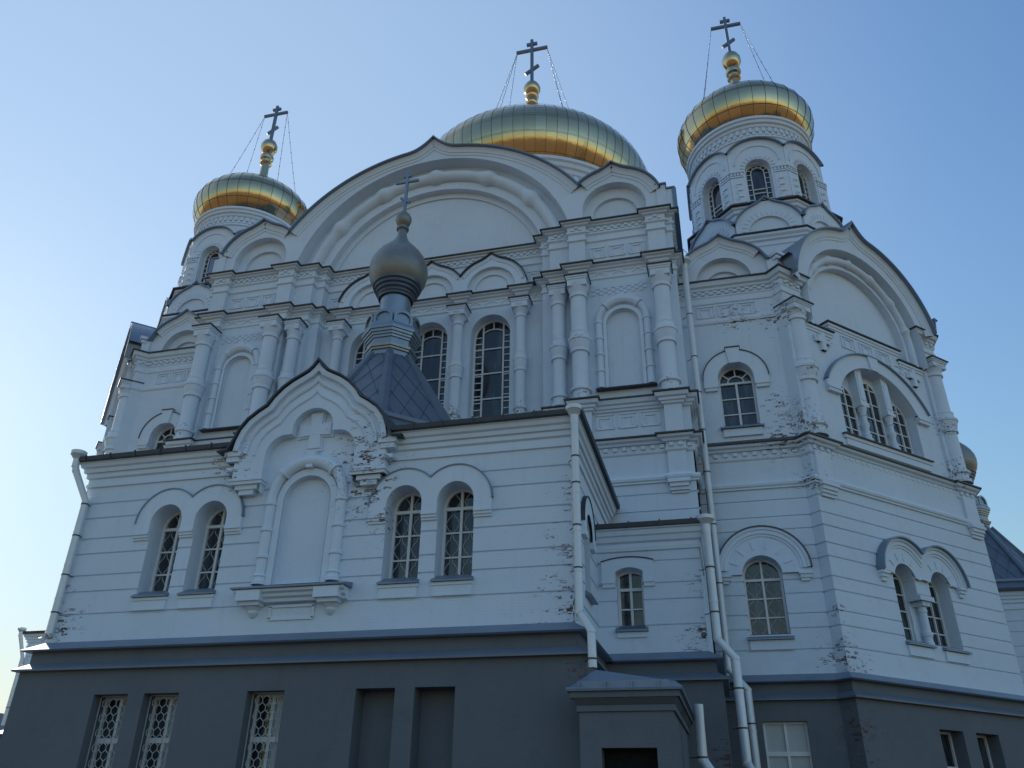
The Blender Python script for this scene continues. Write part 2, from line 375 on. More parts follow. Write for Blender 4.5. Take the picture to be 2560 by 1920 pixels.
def window(F, hole, w, style, parent=root, sill=None, zs=None, hw=None, uc=None, glass=GLASS):
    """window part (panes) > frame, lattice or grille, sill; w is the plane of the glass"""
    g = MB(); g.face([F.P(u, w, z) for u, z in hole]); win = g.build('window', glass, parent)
    z0 = min(p[1] for p in hole); z1 = max(p[1] for p in hole)
    us = [p[0] for p in hole]; uc = (min(us)+max(us))/2 if uc is None else uc; hw = (max(us)-min(us))/2
    f = MB(); a, b = w+.004, w+.07
    f.sweep(F, hole, [(0, a), (0, b), (-.075, b), (-.075, a)], closed=True)
    def top(u):
        iv = [p for p in [poly_iv([(q[1], q[0]) for q in hole], u)] if p]
        return max(x for i in iv for q in i for x in q) if iv else z1
    gr = None
    if style in ('pair', 'pairwide'):
        f.bar(F, (uc, z0), (uc, z1), .075, a, b+.01)
        f.bar(F, (uc-hw, zs), (uc+hw, zs), .09, a, b+.015)
        for k in (1, 2): z = z0+(zs-z0)*k/3.0; f.bar(F, (uc-hw, z), (uc+hw, z), .045, a, b-.02)
        gr = MB(); gr.bar(F, (uc-hw*.9, zs-.02), (uc+hw*.9, zs-.02), .02, w+.003, w+.018)
        for cx in (uc-hw/2, uc+hw/2):
            rows = 4; hh = (z1-z0)/(rows); ww = hw/2-.05
            for r in range(rows):
                zc = z0+hh*(r+.5)
                if zc+hh*.3 > zs+.75*(z1-zs) and abs(cx-uc) > .3*hw and r == rows-1: zc -= .04
                for sx in (-1, 1):
                    for sz in (-1, 1):
                        q = [(cx+sx*ww*.12, zc+sz*hh*.5), (cx+sx*ww*.25, zc+sz*hh*.33), (cx+sx*ww*.62, zc+sz*hh*.22), (cx+sx*ww*.95, zc)]
                        for p1, p2 in zip(q, q[1:]):
                            if p2[1] > top(p2[0])-.05 or p1[1] > top(p1[0])-.05: continue
                            gr.bar(F, p1, p2, .022, w+.003, w+.018)
    elif style == 'tall':
        iu = hw*.52
        zt = zs
        for sx in (-1, 1): f.bar(F, (uc+sx*iu, z0), (uc+sx*iu, top(uc+sx*iu)), .07, a, b+.01)
        ia = segarch(uc, iu, z0, z1-.62, .16, 8)[1:-1]
        for p1, p2 in zip(ia, ia[1:]): f.bar(F, p1, p2, .045, a, b)
        f.bar(F, (uc, z1-.46), (uc, z1), .045, a, b-.02)
        nr = 14
        for k in range(1, nr):
            z = z0+(z1-.5-z0)*k/nr
            for sx in (-1, 1): f.bar(F, (uc+sx*iu, z), (uc+sx*hw, z), .045, a, b-.03)
        for k, t in enumerate((.25, .52, .79)): f.bar(F, (uc-hw, z0+(z1-.5-z0)*t), (uc+hw, z0+(z1-.5-z0)*t), .06, a, b-.01)
    elif style == 'fan':
        f.bar(F, (uc-hw, zs), (uc+hw, zs), .09, a, b+.015)
        f.bar(F, (uc, z0), (uc, zs), .085, a, b+.01)
        for k in (1, 2): z = z0+(zs-z0)*k/3.0; f.bar(F, (uc-hw, z), (uc+hw, z), .045, a, b-.02)
        rr = hw*.47; pts = arcpts(uc, zs, rr, rr, PI, 0, 10)
        for p1, p2 in zip(pts, pts[1:]): f.bar(F, p1, p2, .05, a, b)
        for an in (40, 90, 140):
            c, s_ = math.cos(R(an)), math.sin(R(an)); f.bar(F, (uc+rr*c, zs+rr*s_), (uc+hw*c, zs+(z1-zs)*s_), .05, a, b-.01)
    elif style == 'drum':
        iu = hw*.52
        for sx in (-1, 1): f.bar(F, (uc+sx*iu, z0), (uc+sx*iu, zs+.05), .05, a, b)
        zi = zs+.05; pts = arcpts(uc, zi, iu, iu*1.1, PI, 0, 8)
        for p1, p2 in zip(pts, pts[1:]): f.bar(F, p1, p2, .045, a, b)
        for k in range(1, 8):
            z = z0+(zs-z0)*k/7.0
            for sx in (-1, 1): f.bar(F, (uc+sx*iu, z), (uc+sx*hw, z), .04, a, b-.02)
        for zz in (.45, .56): f.bar(F, (uc-iu, z0+(zs-z0)*zz), (uc+iu, z0+(zs-z0)*zz), .05, a, b)
        for k in range(1, 6):
            an = PI*k/6; c, s_ = math.cos(an), math.sin(an)
            f.bar(F, (uc+iu*c, zi+iu*1.1*s_), (uc+hw*c, zs+(z1-zs)*s_), .04, a, b-.02)
    elif style in ('rect', 'hex'):
        f.bar(F, (uc, z0), (uc, z1), .08, a, b+.01)
        zt = z1-(z1-z0)*.37; f.bar(F, (uc-hw, zt), (uc+hw, zt), .13, a, b+.012)
        if style == 'hex':
            f.bar(F, (uc-hw, zt-(zt-z0)*.45), (uc+hw, zt-(zt-z0)*.45), .06, a, b)
            gr = MB(); A, B = w+.26, w+.275; cw, ch = .21, .27; zz = z1-.06; row = 0
            def clip(p, q):
                if min(p[0], q[0]) < uc-hw+.01 or max(p[0], q[0]) > uc+hw-.01: return
                gr.bar(F, p, q, .018, A, B)
            while zz > z0:
                x = uc-hw-(cw/2 if row % 2 else 0)
                while x < uc+hw+cw:
                    clip((x, zz), (x+cw*.5, zz-ch*.32)); clip((x+cw*.5, zz-ch*.32), (x+cw, zz))
                    clip((x+cw*.5, zz-ch*.32), (x+cw*.5, zz-ch*.68))
                    x += cw
                zz -= ch*.68; row += 1
            for x in (uc-hw+.02, uc+hw-.02): gr.bar(F, (x, z0), (x, z1), .03, A, B)
            gr.bar(F, (uc-hw, z1-.02), (uc+hw, z1-.02), .03, A, B)
            cu = MB(); rnd = random.Random(int(uc*7)); zz = z1
            cu.face([F.P(u, w+.006, z) for u, z in ((uc-hw*.22, z1), (uc+hw, z1), (uc+hw, z0), (uc-hw*.1, z0), (uc-hw*.3, z0+(z1-z0)*.3), (uc-hw*.12, z0+(z1-z0)*.62))]); cu.build('curtain', PALE, win)
    elif style == 'small':
        f.bar(F, (uc, z0), (uc, z1), .075, a, b+.01)
        f.bar(F, (uc-hw, zs), (uc+hw, zs), .09, a, b+.015)
        f.bar(F, (uc-hw, (z0+zs)/2), (uc+hw, (z0+zs)/2), .045, a, b-.01)
    elif style == 'plain':
        f.bar(F, (uc+hw*.15, z0), (uc+hw*.15, z1), .06, a, b)
        for k in range(1, 5):
            z = z0+(z1-.35-z0)*k/4.0; f.bar(F, (uc-hw, z), (uc+hw, z), .045, a, b-.02)
    f.build('frame', FRAME, win)
    if gr and gr.v: gr.build('grille', LATT if style != 'hex' else GRILL, win)
    if sill:
        (su0, su1, sz, sw0, sw1) = sill; m = MB()
        m.side_prism(F, [(sw0, sz+.24), (sw1-.34, sz+.23), (sw1, sz+.04), (sw1, sz), (sw0, sz)], su0, su1); m.build('sill', SHEET, win)
    return win
def metal_edge(mb, F, path, w0, w1, th=.05):
    mb.sweep(F, path, [(-.004, w1), (th, w1), (th, w0), (-.004, w0)], loop=True)
def column(F, u, w, z0, z1, r, caph, capr, name='column', bulb=True, seg=20, cap=True, capz=.0):
    """round shaft with base rings, swollen waist, neck ring and a square cushion cap"""
    m = MB(); H = z1-z0; p = [(.01, z0), (r*1.25, z0), (r*1.25, z0+.16), (r*1.05, z0+.20), (r*1.1, z0+.36), (r*1.33, z0+.40), (r*1.33, z0+.50), (r*1.05, z0+.55), (r, z0+.62)]
    if bulb:
        zb = z0+H*.545
        p += [(r, zb-.52), (r*1.22, zb-.50), (r*1.22, zb-.40), (r*1.15, zb-.37), (r*1.30, zb-.18), (r*1.40, zb), (r*1.50, zb+.02), (r*1.50, zb+.12), (r*1.28, zb+.14), (r*1.18, zb+.36), (r*1.22, zb+.38), (r*1.22, zb+.45), (r, zb+.48)]
    p += [(r, z1-.10), (r*1.2, z1-.08), (r*1.2, z1+.02), (r*1.05, z1+.04), (r*1.05, z1+.1)]
    if cap: p += [(r*1.15, z1+.16), (capr*.98, z1+caph*.62)]
    m.lathe(F, u, w, p, seg)
    if cap:
        m.box(F, u-capr*.86, u+capr*.86, w-capr*.9, w+capr*.86, z1+caph*.45, z1+caph*.8)
        m.box(F, u-capr*.93, u+capr*.93, w-capr*.9, w+capr*.93, z1+caph*.8, z1+caph*.9)
        m.box(F, u-capr, u+capr, w-capr*.9, w+capr, z1+caph*.9, z1+caph)
    o = m.build(name, TRIM, root)
    if cap:
        e = MB(); e.box(F, u-capr-.05, u+capr+.05, w-capr*.9, w+capr+.05, z1+caph+.003, z1+caph+.055); e.build('flashing', EDGE, o)
    return o
def panels(mb, F, us, z0, z1, w, hole=True):
    """row of square sunk-look panels: raised rims around a raised inner square"""
    for a, b in us:
        for q0, q1 in (((a, z0), (a, z1)), ((b, z0), (b, z1)), ((a-.02, z1), (b+.02, z1)), ((a-.02, z0), (b+.02, z0))):
            mb.bar(F, q0, q1, .05, w-.01, w+.045)
        c = (a+b)/2; s_ = (b-a)*.26; zc = (z0+z1)/2-.03
        for q0, q1 in (((c-s_, zc-s_), (c-s_, zc+s_)), ((c+s_, zc-s_), (c+s_, zc+s_)), ((c-s_-.02, zc+s_), (c+s_+.02, zc+s_))):
            mb.bar(F, q0, q1, .045, w-.01, w+.04)
def zigzag(mb, F, u0, u1, z0, z1, n, w):
    st = (u1-u0)/n
    for i in range(n):
        c = u0+(i+.5)*st
        for s_ in (-1, 1):
            mb.bar(F, (c+s_*st*.40, z0), (c, z1), .07, w-.01, w+.05)
            mb.bar(F, (c+s_*st*.18, z0), (c, z0+(z1-z0)*.45), .05, w-.01, w+.03)
def checker(mb, F, u0, u1, z0, z1, w):
    n = int((u1-u0)/.16); rows = 4; h = (z1-z0)/rows
    for r in range(rows):
        for i in range(n):
            if (i+r) % 2 == 0: mb.box(F, u0+i*(u1-u0)/n, u0+(i+1)*(u1-u0)/n, w-.01, w+.035, z0+r*h, z0+(r+1)*h-.01)
def kok_orders(mb, F, uc, zb, radii, w0, steps):
    """stepped round recess: list of (radius, depth) below plane w0"""
    pass
def cross_finial(F, u, w, z0, h, mat, th, parent, span, slant=1, name='cross'):
    m = MB(); c = F.P(u, w, 0)
    X = Fr(c[0], c[1], 1, 0)
    m.box(X, -th/2, th/2, -th/2, th/2, z0, z0+h)
    m.box(X, -span, span, -th*.45, th*.45, z0+h*.74, z0+h*.74+th)
    m.box(X, -span*.34, span*.34, -th*.45, th*.45, z0+h*.88, z0+h*.88+th)
    m.bar(X, (-span*.42, z0+h*.30-slant*span*.30), (span*.42, z0+h*.30+slant*span*.30), th, -th*.45, th*.45)
    return m.build(name, mat, parent)
def gold_dome(cx, cy, prof, ngore, parent, wob=.02, rings=(), name='dome', bulge=.012, seam=.018):
    m = MB(); sub = 3; rnd = random.Random(int(cx*10)); s2 = MB()
    for g in range(ngore):
        t = None
        for i in range(len(prof)-1):
            if t is None or i in rings: t = rnd.uniform(0, 1)**.7
            i0 = len(m.v)
            for (r, z) in prof[i:i+2]:
                for k in range(sub+1):
                    a = 2*PI*(g+k/sub)/ngore; x = k/sub*2-1
                    rr = r*(1+bulge*(1-x*x))*(1 if wob == 0 else 1)
                    m.v.append((cx+rr*math.cos(a), cy+rr*math.sin(a), z+ZO))
            for k in range(sub):
                m.f.append((i0+k, i0+k+1, i0+sub+2+k, i0+sub+1+k)); m.sm.append(True); m.tint.append(t)
        a = 2*PI*g/ngore
        s2.tube([(cx+r*1.003*math.cos(a), cy+r*1.003*math.sin(a), z+ZO) for r, z in prof], seam, 5)
    o = m.build(name, GOLD, parent)
    # weld inside each gore so the sheets shade smoothly but break at the seams
    import bmesh
    bm = bmesh.new(); bm.from_mesh(o.data)
    off = o['base']
    lay = {}
    vs_ = list(bm.verts)
    per = len(prof)-1
    groups = {}
    cnt = 2*(sub+1)
    for idx, v in enumerate(vs_): groups.setdefault(idx//(cnt*per), []).append(v)
    bmesh.ops.remove_doubles(bm, verts=bm.verts[:], dist=1e-3)
    bmesh.ops.recalc_face_normals(bm, faces=bm.faces[:])
    for ed_ in bm.edges: ed_.smooth = True
    bm.to_mesh(o.data); bm.free()
    for i in rings:
        r, z = prof[i]
        s2.tube([(cx+r*1.008*math.cos(2*PI*k/96), cy+r*1.008*math.sin(2*PI*k/96), z+ZO) for k in range(97)], seam*.8, 5)
    s2.build('seam', SEAM, o)
    return o
def chain(p0, p1, parent, r=.014, beads=9):
    m = MB(); a, b = Vector(p0), Vector(p1); n = 14
    pts = [a.lerp(b, i/n) - Vector((0, 0, .12*math.sin(PI*i/n))) for i in range(n+1)]
    m.tube(pts, r, 5)
    for i in range(1, beads):
        p = a.lerp(b, i/beads) - Vector((0, 0, .12*math.sin(PI*i/beads)))
        m.tube([p+Vector((0, 0, .06)), p, p-Vector((0, 0, .06))], [r, r*2.6, r], 6)
    return m.build('chain', IRON, parent)

def part(k, e=None, name='part', ename='flashing', emat=None, mat=None, imposts=()):
    o = k.build(name, mat or TRIM, root)
    for im in imposts: im.build('impost', TRIM, o)
    if e is not None and e.v: e.build(ename, emat or EDGE, o)
    return MB(), MB()
def plinth(F, path, zg=-ZO, low=None):
    """grey base with two metal ledges, swept along the plan path"""
    m = MB()
    for lp in ([path] if low is None else low): m.sweep(F, lp, [(.30, zg-.3), (.30, 3.45)], 'plan')
    m.sweep(F, path, [(.18, 3.6), (.18, 4.0), (.3, 4.02)], 'plan'); m.build('plinth', GREY, root)
    e = MB(); e.sweep(F, path, [(.29, 3.44), (.46, 3.44), (.47, 3.49), (.17, 3.68)], 'plan')
    e.sweep(F, path, [(.10, 3.985), (.38, 3.985), (.42, 4.02), (.0, 4.28)], 'plan'); e.build('ledge', SHEET, root)

# ---------------------------------------------------------------- front and side porch with onion turret
def turret(F, u, w):
    """octagonal tent, drum, onion and cross"""
    def octp(ap, z): return [F.P(u+ap/math.cos(PI/8)*math.sin(PI/8+k*PI/4), w+ap/math.cos(PI/8)*math.cos(PI/8+k*PI/4), z) for k in range(8)]
    t = MB(); t.grid([octp(4.4, 10.25), octp(3.1, 11.45), octp(.93, 15.15)], True); tent = t.build('tent_roof', TENT, root)
    rb = MB(); sm = MB()
    for k in range(8):
        a = PI/8+k*PI/4; ca, sa = math.cos(a), math.sin(a); pr = []
        for ap, z, hw in ((4.4, 10.25, .2), (3.1, 11.45, .19), (.93, 15.15, .13)):
            rr = ap/math.cos(PI/8)
            c = (u+rr*sa, w+rr*ca); tu, tw = ca, -sa
            pr.append([F.P(c[0]-tu*hw*1.15-sa*.12, c[1]-tw*hw*1.15-ca*.12, z-.06), F.P(c[0]-tu*hw-sa*.0, c[1]-tw*hw-ca*.0, z+.09), F.P(c[0]+sa*.04, c[1]+ca*.04, z+.12), F.P(c[0]+tu*hw-sa*.0, c[1]+tw*hw-ca*.0, z+.09), F.P(c[0]+tu*hw*1.15-sa*.12, c[1]+tw*hw*1.15-ca*.12, z-.06)])
        rb.grid(pr)
        a2 = k*PI/4; S = F.sub(u, w, math.cos(a2), -math.sin(a2))
        def fp(x, t_): ap = 3.1+(0.93-3.1)*t_; z = 11.45+3.7*t_; return S.P(x*ap*.414, ap+.012, z+.01)
        for i in range(-3, 5):
            for sgn in (-1, 1):
                a_ = (i*.55, 0.0); pts = []
                for q in range(9):
                    tt = q/8; x = (a_[0]+sgn*tt*1.6)
                    ap = 1-.7*tt
                    x = x/ap
                    if abs(x) < .86: pts.append(fp(x, tt))
                if len(pts) > 1: sm.tube(pts, .007, 4)
    rb.build('rib', TENT, tent); sm.build('seam', EDGE, tent)
    ring = MB(); pts = octp(3.14, 11.47); ring.tube(pts+[pts[0]], .10, 8); ring.build('seam', SHEET, tent)
    b = MB(); pr = [(1.0, 15.05), (.97, 15.12), (.90, 15.14), (.90, 15.38), (.96, 15.4), (.98, 15.47), (1.03, 15.49), (1.05, 15.57), (.93, 15.6), (.93, 15.88), (.98, 15.9), (.99, 15.98), (1.04, 16.0), (1.05, 16.08), (1.10, 16.1), (1.11, 16.2), (1.16, 16.22), (1.18, 16.32), (1.13, 16.45), (1.1, 16.5)]
    b.grid([octp(a_*.92, z) for a_, z in pr], True)
    for k in range(8):
        a2 = k*PI/4; S = F.sub(u, w, math.cos(a2), -math.sin(a2)); sl = .37
        region(b, S, [arch(0, sl+.02, 16.45, 16.72, .36, 10)], [arch(0, sl-.09, 16.55, 16.74, .22, 10)], 1.02)
        region(b, S, [arch(0, sl-.08, 16.5, 16.74, .24, 10)], [], .95)
        b.reveal(S, arch(0, sl-.09, 16.55, 16.74, .22, 10), 1.02, .95); b.reveal(S, arch(0, sl+.02, 16.45, 16.72, .36, 10), 1.02, .6)
    b.lathe(F, u, w, [(.95, 16.6), (.9, 17.0), (.66, 17.12), (.62, 17.14), (.61, 18.1)], 20)
    b.build('turret_drum', GALV, root)
    d = MB(); d.lathe(F, u, w, [(.66, 18.05), (.7, 18.07), (.7, 18.15), (.74, 18.2), (.74, 18.3), (.82, 18.34), (.82, 18.46), (.9, 18.5), (.9, 18.62), (.97, 18.66), (1.0, 18.78), (.95, 18.8)], 32, True)
    d.build('turret_cornice', simple('tarnished_ring_sheet', (.10, .11, .12), .4, .5), root)
    o = MB(); o.lathe(F, u, w, [(.98, 18.78), (1.09, 18.95), (1.17, 19.25), (1.19, 19.5), (1.15, 19.8), (1.03, 20.1), (.85, 20.38), (.62, 20.65), (.42, 20.88), (.28, 21.1), (.2, 21.35), (.18, 21.6), (.2, 21.62), (.26, 21.66), (.26, 21.74), (.18, 21.78), (.17, 21.86), (.28, 21.98), (.34, 22.16), (.33, 22.3), (.25, 22.46), (.12, 22.6), (.06, 22.68)], 32)
    on = o.build('onion_dome', ONION, root)
    cross_finial(F, u, w, 22.6, 2.25, GALV, .11, on, .52, -1)
def porch(F, full=True):
    HW = 7.7
    wins = [-4.52, -3.02, 3.02, 4.52] if full else []
    holes = [arch(c, .52, 5.55, 7.67, .53) for c in wins]
    nic = arch(0, .73, 5.6, 8.03, .73)
    m = MB(); region(m, F, [rect(-HW, HW, 4.15, 9.3)], holes + ([nic] if full else []), 0, WG)
    for h in holes: m.reveal(F, h, 0, -.62)
    if full:
        m.reveal(F, nic, 0, -.16); m.face([F.P(u, -.16, z) for u, z in nic])
    # side walls
    SR = F.sub(HW, 0, 0, -1)        # runs back from the right corner
    sh = arch(2.55, .5, 5.55, 7.35, .5) if full else None
    region(m, SR, [rect(0, 7.6, 4.15, 9.3)], [sh] if full else [], 0, WG)
    if full: m.reveal(SR, sh, 0, -.5)
    SL = F.sub(-HW, -7.6, 0, 1)
    region(m, SL, [rect(0, 7.6, 4.15, 9.3)], [], 0, WG)
    for sx in (-1, 1): m.box(F, *sorted((sx*(HW-.14), sx*(HW-.055))), -.14, -.055, 4.15, 9.3)
    m.build('wall', WHITE, root)
    if full:
        window(SR, sh, -.45, 'pair', zs=7.35, sill=(1.95, 3.15, 5.40, -.4, .18))
        k = MB(); hp = arch(2.55, .98, 7.2, 7.4, .98); region(k, SR, [hp], [arch(2.55, .52, 7.1, 7.35, .52)], .1); k.reveal(SR, hp, .1, 0, False); ho = k.build('window_hood', TRIM, root)
        for x0 in (1.55, 3.05): im = MB(); im.box(SR, x0, x0+.5, .0, .13, 7.0, 7.2); im.build('impost', TRIM, ho)
        e = MB(); metal_edge(e, SR, hp[1:-1], 0, .13, .035); e.build('flashing', EDGE, ho)
        for c in (1,):
            pass
    path = [(-HW, -7.6), (-HW, 0), (HW, 0), (HW, -7.6)]
    # cornice, broken by the gable piers
    c = MB(); prof = [(0, 8.98), (.06, 9.0), (.06, 9.1), (.03, 9.12), (.03, 9.26), (.10, 9.3), (.10, 9.44), (.17, 9.46), (.19, 9.58), (.26, 9.62), (.29, 9.74), (.33, 9.76), (.33, 9.84), (0, 9.86)]
    if full:
        c.sweep(F, [(-HW, -7.6), (-HW, 0), (-2.45, 0)], prof, 'plan'); c, _ = part(c, None, 'cornice'); c.sweep(F, [(2.45, 0), (HW, 0), (HW, -7.6)], prof, 'plan')
    else: c.sweep(F, path, prof, 'plan')
    c.build('cornice', TRIM, root)
    g = MB(); gp = [(.30, 9.77), (.44, 9.79), (.46, 9.92), (.44, 9.93), (.32, 9.82)]
    rf = MB()
    runs = [([(-HW, -7.6), (-HW, 0), (-2.6, 0)], -HW-.45, -2.8), ([(2.6, 0), (HW, 0), (HW, -7.6)], 2.8, HW+.45)] if full else [(path, -HW-.45, HW+.45)]
    for pth, x0, x1 in runs:
        g.sweep(F, pth, gp, 'plan', loop=True); gu = g.build('gutter', EDGE, root); g = MB()
        for i in range(6):
            x = x0+(x1-x0)*(i+.5)/6; q = MB(); q.box(F, x-.02, x+.02, .43, .475, 9.76, 9.96); q.build('hook', EDGE, gu)
    E_ = HW+.4
    lo = [F.P(-E_, -8, 9.86), F.P(-E_, .42, 9.86), F.P(-2.6, .42, 9.86), F.P(-2.3, -.3, 10.1), F.P(2.3, -.3, 10.1), F.P(2.6, .42, 9.86), F.P(E_, .42, 9.86), F.P(E_, -8, 9.86)]
    hi = [F.P(-3.2, -8, 10.9), F.P(-3.2, -2.2, 10.9), F.P(-1.2, -2.2, 10.9), F.P(-1.0, -2.2, 10.9), F.P(1.0, -2.2, 10.9), F.P(1.2, -2.2, 10.9), F.P(3.2, -2.2, 10.9), F.P(3.2, -8, 10.9)]
    rf.grid([lo, hi]); rf.face(hi); rf.build('roof', SHEET, root)
    plinth(F, path, low=[[(-HW, -7.6), (-HW, 0), (-HW+.01, 0)], [(HW-.01, 0), (HW, 0), (HW, -7.6)]] if full else None)
    turret(F, 0, -4.75)
    if not full: return
    # paired windows
    for a, b in ((-4.52, -3.02), (3.02, 4.52)):
        mid = (a+b)/2
        for c_ in (a, b):
            h = arch(c_, .52, 5.55, 7.67, .53)
            window(F, h, -.6, 'pair', zs=7.62, sill=(c_-.57, c_+.57, 5.43, -.58, .15))
        k = MB(); imps = []; A = arcpts(a, 7.66, 1.03, 1.03, PI, math.acos(.75/1.03), 16); B = arcpts(b, 7.66, 1.03, 1.03, PI-math.acos(.75/1.03), 0, 16)
        out = A + B[1:]
        k0 = [(a-1.03, 7.37)] + out + [(b+1.03, 7.37)]
        region(k, F, [k0], [arch(a, .525, 7.0, 7.67, .535), arch(b, .525, 7.0, 7.67, .535)], .10); k.reveal(F, k0, .10, 0, False)
        for c_ in (a, b): k.reveal(F, arch(c_, .525, 7.37, 7.67, .535), .1, 0, False)
        for (x0, x1) in ((a-1.03, a-.525), (a+.525, b-.525), (b+.525, b+1.03)):
            im = MB(); im.box(F, x0, x1, -.01, .13, 7.30, 7.369); im.box(F, x0, x1, -.01, .09, 7.22, 7.30); im.box(F, x0, x1, -.01, .05, 7.15, 7.22); imps.append(im)
            k.face([F.P(x0, .1, 7.37), F.P(x1, .1, 7.37), F.P(x1, 0, 7.37), F.P(x0, 0, 7.37)])
        ho = k.build('window_hood', TRIM, root)
        for im in imps: im.build('impost', TRIM, ho)
        for c_ in (a, b): ap_ = MB(); ap_.box(F, c_-.54, c_+.54, 0, .06, 5.07, 5.428); ap_.box(F, c_-.56, c_+.56, 0, .09, 5.34, 5.42); ap_.build('sill_apron', TRIM, root)
        e = MB(); metal_edge(e, F, out, 0, .135, .03); e.build('flashing', SHEET, ho)
    # basement windows and blind panels
    bw = [(-4.85, 'hex'), (-3.3, 'hex'), (-.25, 'hex')]
    hb = [rect(c_-.53, c_+.53, -.2, 2.80) for c_, _ in bw] + [rect(c_-.52, c_+.52, -.2, 2.80) for c_ in (2.75, 4.3)]
    m = MB(); region(m, F, [rect(-HW-.3, HW+.3, -ZO-.2, 3.44)], hb, .305)
    for h in hb: m.reveal(F, h, .305, -.3)
    for c_ in (2.75, 4.3):
        m.face([F.P(c_+dx, -.25, z) for dx, z in ((-.52, -.2), (.52, -.2), (.52, 2.8), (-.52, 2.8))])
    m.build('plinth', GREY, root)
    for (c_, s_), h in zip(bw, hb): window(F, h, -.25, s_)
    # blind niche with beaded ring
    k = MB(); ring = arch(0, .95, 5.6, 8.05, .95, 24); region(k, F, [ring], [arch(0, .74, 5.5, 8.03, .74, 24)], .05); k.reveal(F, ring, .05, 0); k.reveal(F, nic, .05, -.01)
    for sx in (-1, 1): k.lathe(F, sx*1.11, .06, [(.2, 5.6), (.2, 5.7), (.155, 5.74), (.155, 5.8), (.19, 5.84), (.15, 5.9), (.15, 6.32), (.19, 6.35), (.19, 6.42), (.15, 6.45), (.15, 7.1), (.19, 7.13), (.19, 7.2), (.15, 7.23), (.15, 7.88), (.19, 7.91), (.19, 7.98), (.15, 8.0), (.15, 8.12)], 14)
    for a0, a1, rr in ((180, 136, .15), (136, 44, .19), (44, 0, .15)):
        k.tube([F.P(1.11*math.cos(R(a0+(a1-a0)*i/12)), .06, 8.1+1.11*math.sin(R(a0+(a1-a0)*i/12))) for i in range(13)], rr, 12, cap=True)
    for an in (136, 44):
        c, s_ = math.cos(R(an)), math.sin(R(an))
        for rr in (.225,):
            k.tube([F.P(1.11*math.cos(R(an+d)), .06, 8.1+1.11*math.sin(R(an+d))) for d in (-2, 0, 2)], rr, 12, cap=True)
    k.prism(F, [(-.1, 8.98), (-.16, 9.5), (.16, 9.5), (.1, 8.98)], 0, .2)
    k.side_prism(F, [(0, 5.40), (.42, 5.40), (.40, 5.33), (.30, 5.30), (.28, 5.22), (.18, 5.18), (.16, 5.10), (0, 5.08)], -1.62, 1.62)
    for sx in (-1, 1):
        for (hw_, z0, z1, w1) in ((.36, 5.10, 5.38, .46), (.28, 5.0, 5.1, .34)): k.box(F, sx*1.15-hw_, sx*1.15+hw_, 0, w1, z0, z1)
        k.lathe(F, sx*1.15, .02, [(.03, 4.72), (.1, 4.76), (.15, 4.84), (.14, 4.9), (.22, 4.97), (.24, 5.02)], 12)
    for q0, q1 in (((-.66, 4.66), (.66, 4.66)), ((-.66, 5.0), (.66, 5.0)), ((-.64, 4.66), (-.64, 5.0)), ((.64, 4.66), (.64, 5.0))): k.bar(F, q0, q1, .07, 0, .05)
    ni = k.build('blind_niche', TRIM, root)
    e = MB(); e.side_prism(F, [(0, 5.56), (.5, 5.46), (.5, 5.41), (0, 5.405)], -1.7, 1.7); e.build('sill', SHEET, ni)
    # keel gable over the niche
    half = [(2.5, 9.62), (2.45, 9.95), (2.32, 10.3), (2.1, 10.6), (1.8, 10.84), (1.52, 11.02), (1.34, 11.3), (1.08, 11.58), (.78, 11.8), (.5, 11.95), (.28, 12.08), (.12, 12.24), (0, 12.42)]
    outl = [(-u, z) for u, z in half] + [(u, z) for u, z in reversed(half)][1:]
    tre = [(-1.45, 8.3), (-1.45, 9.2)] + arcpts(-.85, 9.4, .6, .66, PI*.98, PI*.47, 8) + [(-.66, 10.06)] + arcpts(0, 10.22, .66, .64, PI*1.0, 0, 14) + [(.66, 10.06)] + arcpts(.85, 9.4, .6, .66, PI*.53, PI*.02, 8) + [(1.45, 9.2), (1.45, 8.3)]
    k = MB(); body = [(-2.42, 8.62), (-2.42, 9.58)] + outl + [(2.42, 9.58), (2.42, 8.62)]
    W0 = .30
    region(k, F, [body], [tre], W0); k.reveal(F, body, W0, -.2, False); k.reveal(F, tre, W0, 0, False)
    back = [(-2.3, 9.2)] + [(u*.93, 9.2+(z-9.2)*.93) for u, z in outl] + [(2.3, 9.2)]
    region(k, F, [back], [], -.003 + 0)
    def order(sc, cz, w1, wd):
        pth = [(u*sc, cz+(z-cz)*sc) for u, z in outl if z > 9.5]
        k.sweep(F, pth, [(-wd, W0-.01), (-wd, w1-.03), (-wd*.5, w1), (0, w1), (0, W0-.01)])
    order(.985, 9.0, W0+.16, .16); order(.86, 9.0, W0+.08, .10); order(.73, 9.0, W0+.05, .06)
    for sx in (-1, 1):
        a, b = (-2.42, -1.45) if sx < 0 else (1.45, 2.42)
        k.box(F, a-.06, b+.06, 0, W0+.07, 8.66, 8.74); k.box(F, a-.03, b+.03, 0, W0+.03, 8.56, 8.66); k.box(F, a+.12, b-.12, 0, W0-.05, 8.42, 8.56); k.box(F, a+.24, b-.24, 0, W0-.1, 8.27, 8.42)
        x0, x1 = (-2.75, -2.2) if sx < 0 else (2.2, 2.75)
        k.box(F, x0, x1, 0, W0+.1, 9.46, 9.62); k.box(F, x0+.06, x1-.06, 0, W0+.05, 9.3, 9.46); k.box(F, x0+.1, x1-.1, 0, W0+.03, 9.0, 9.12)
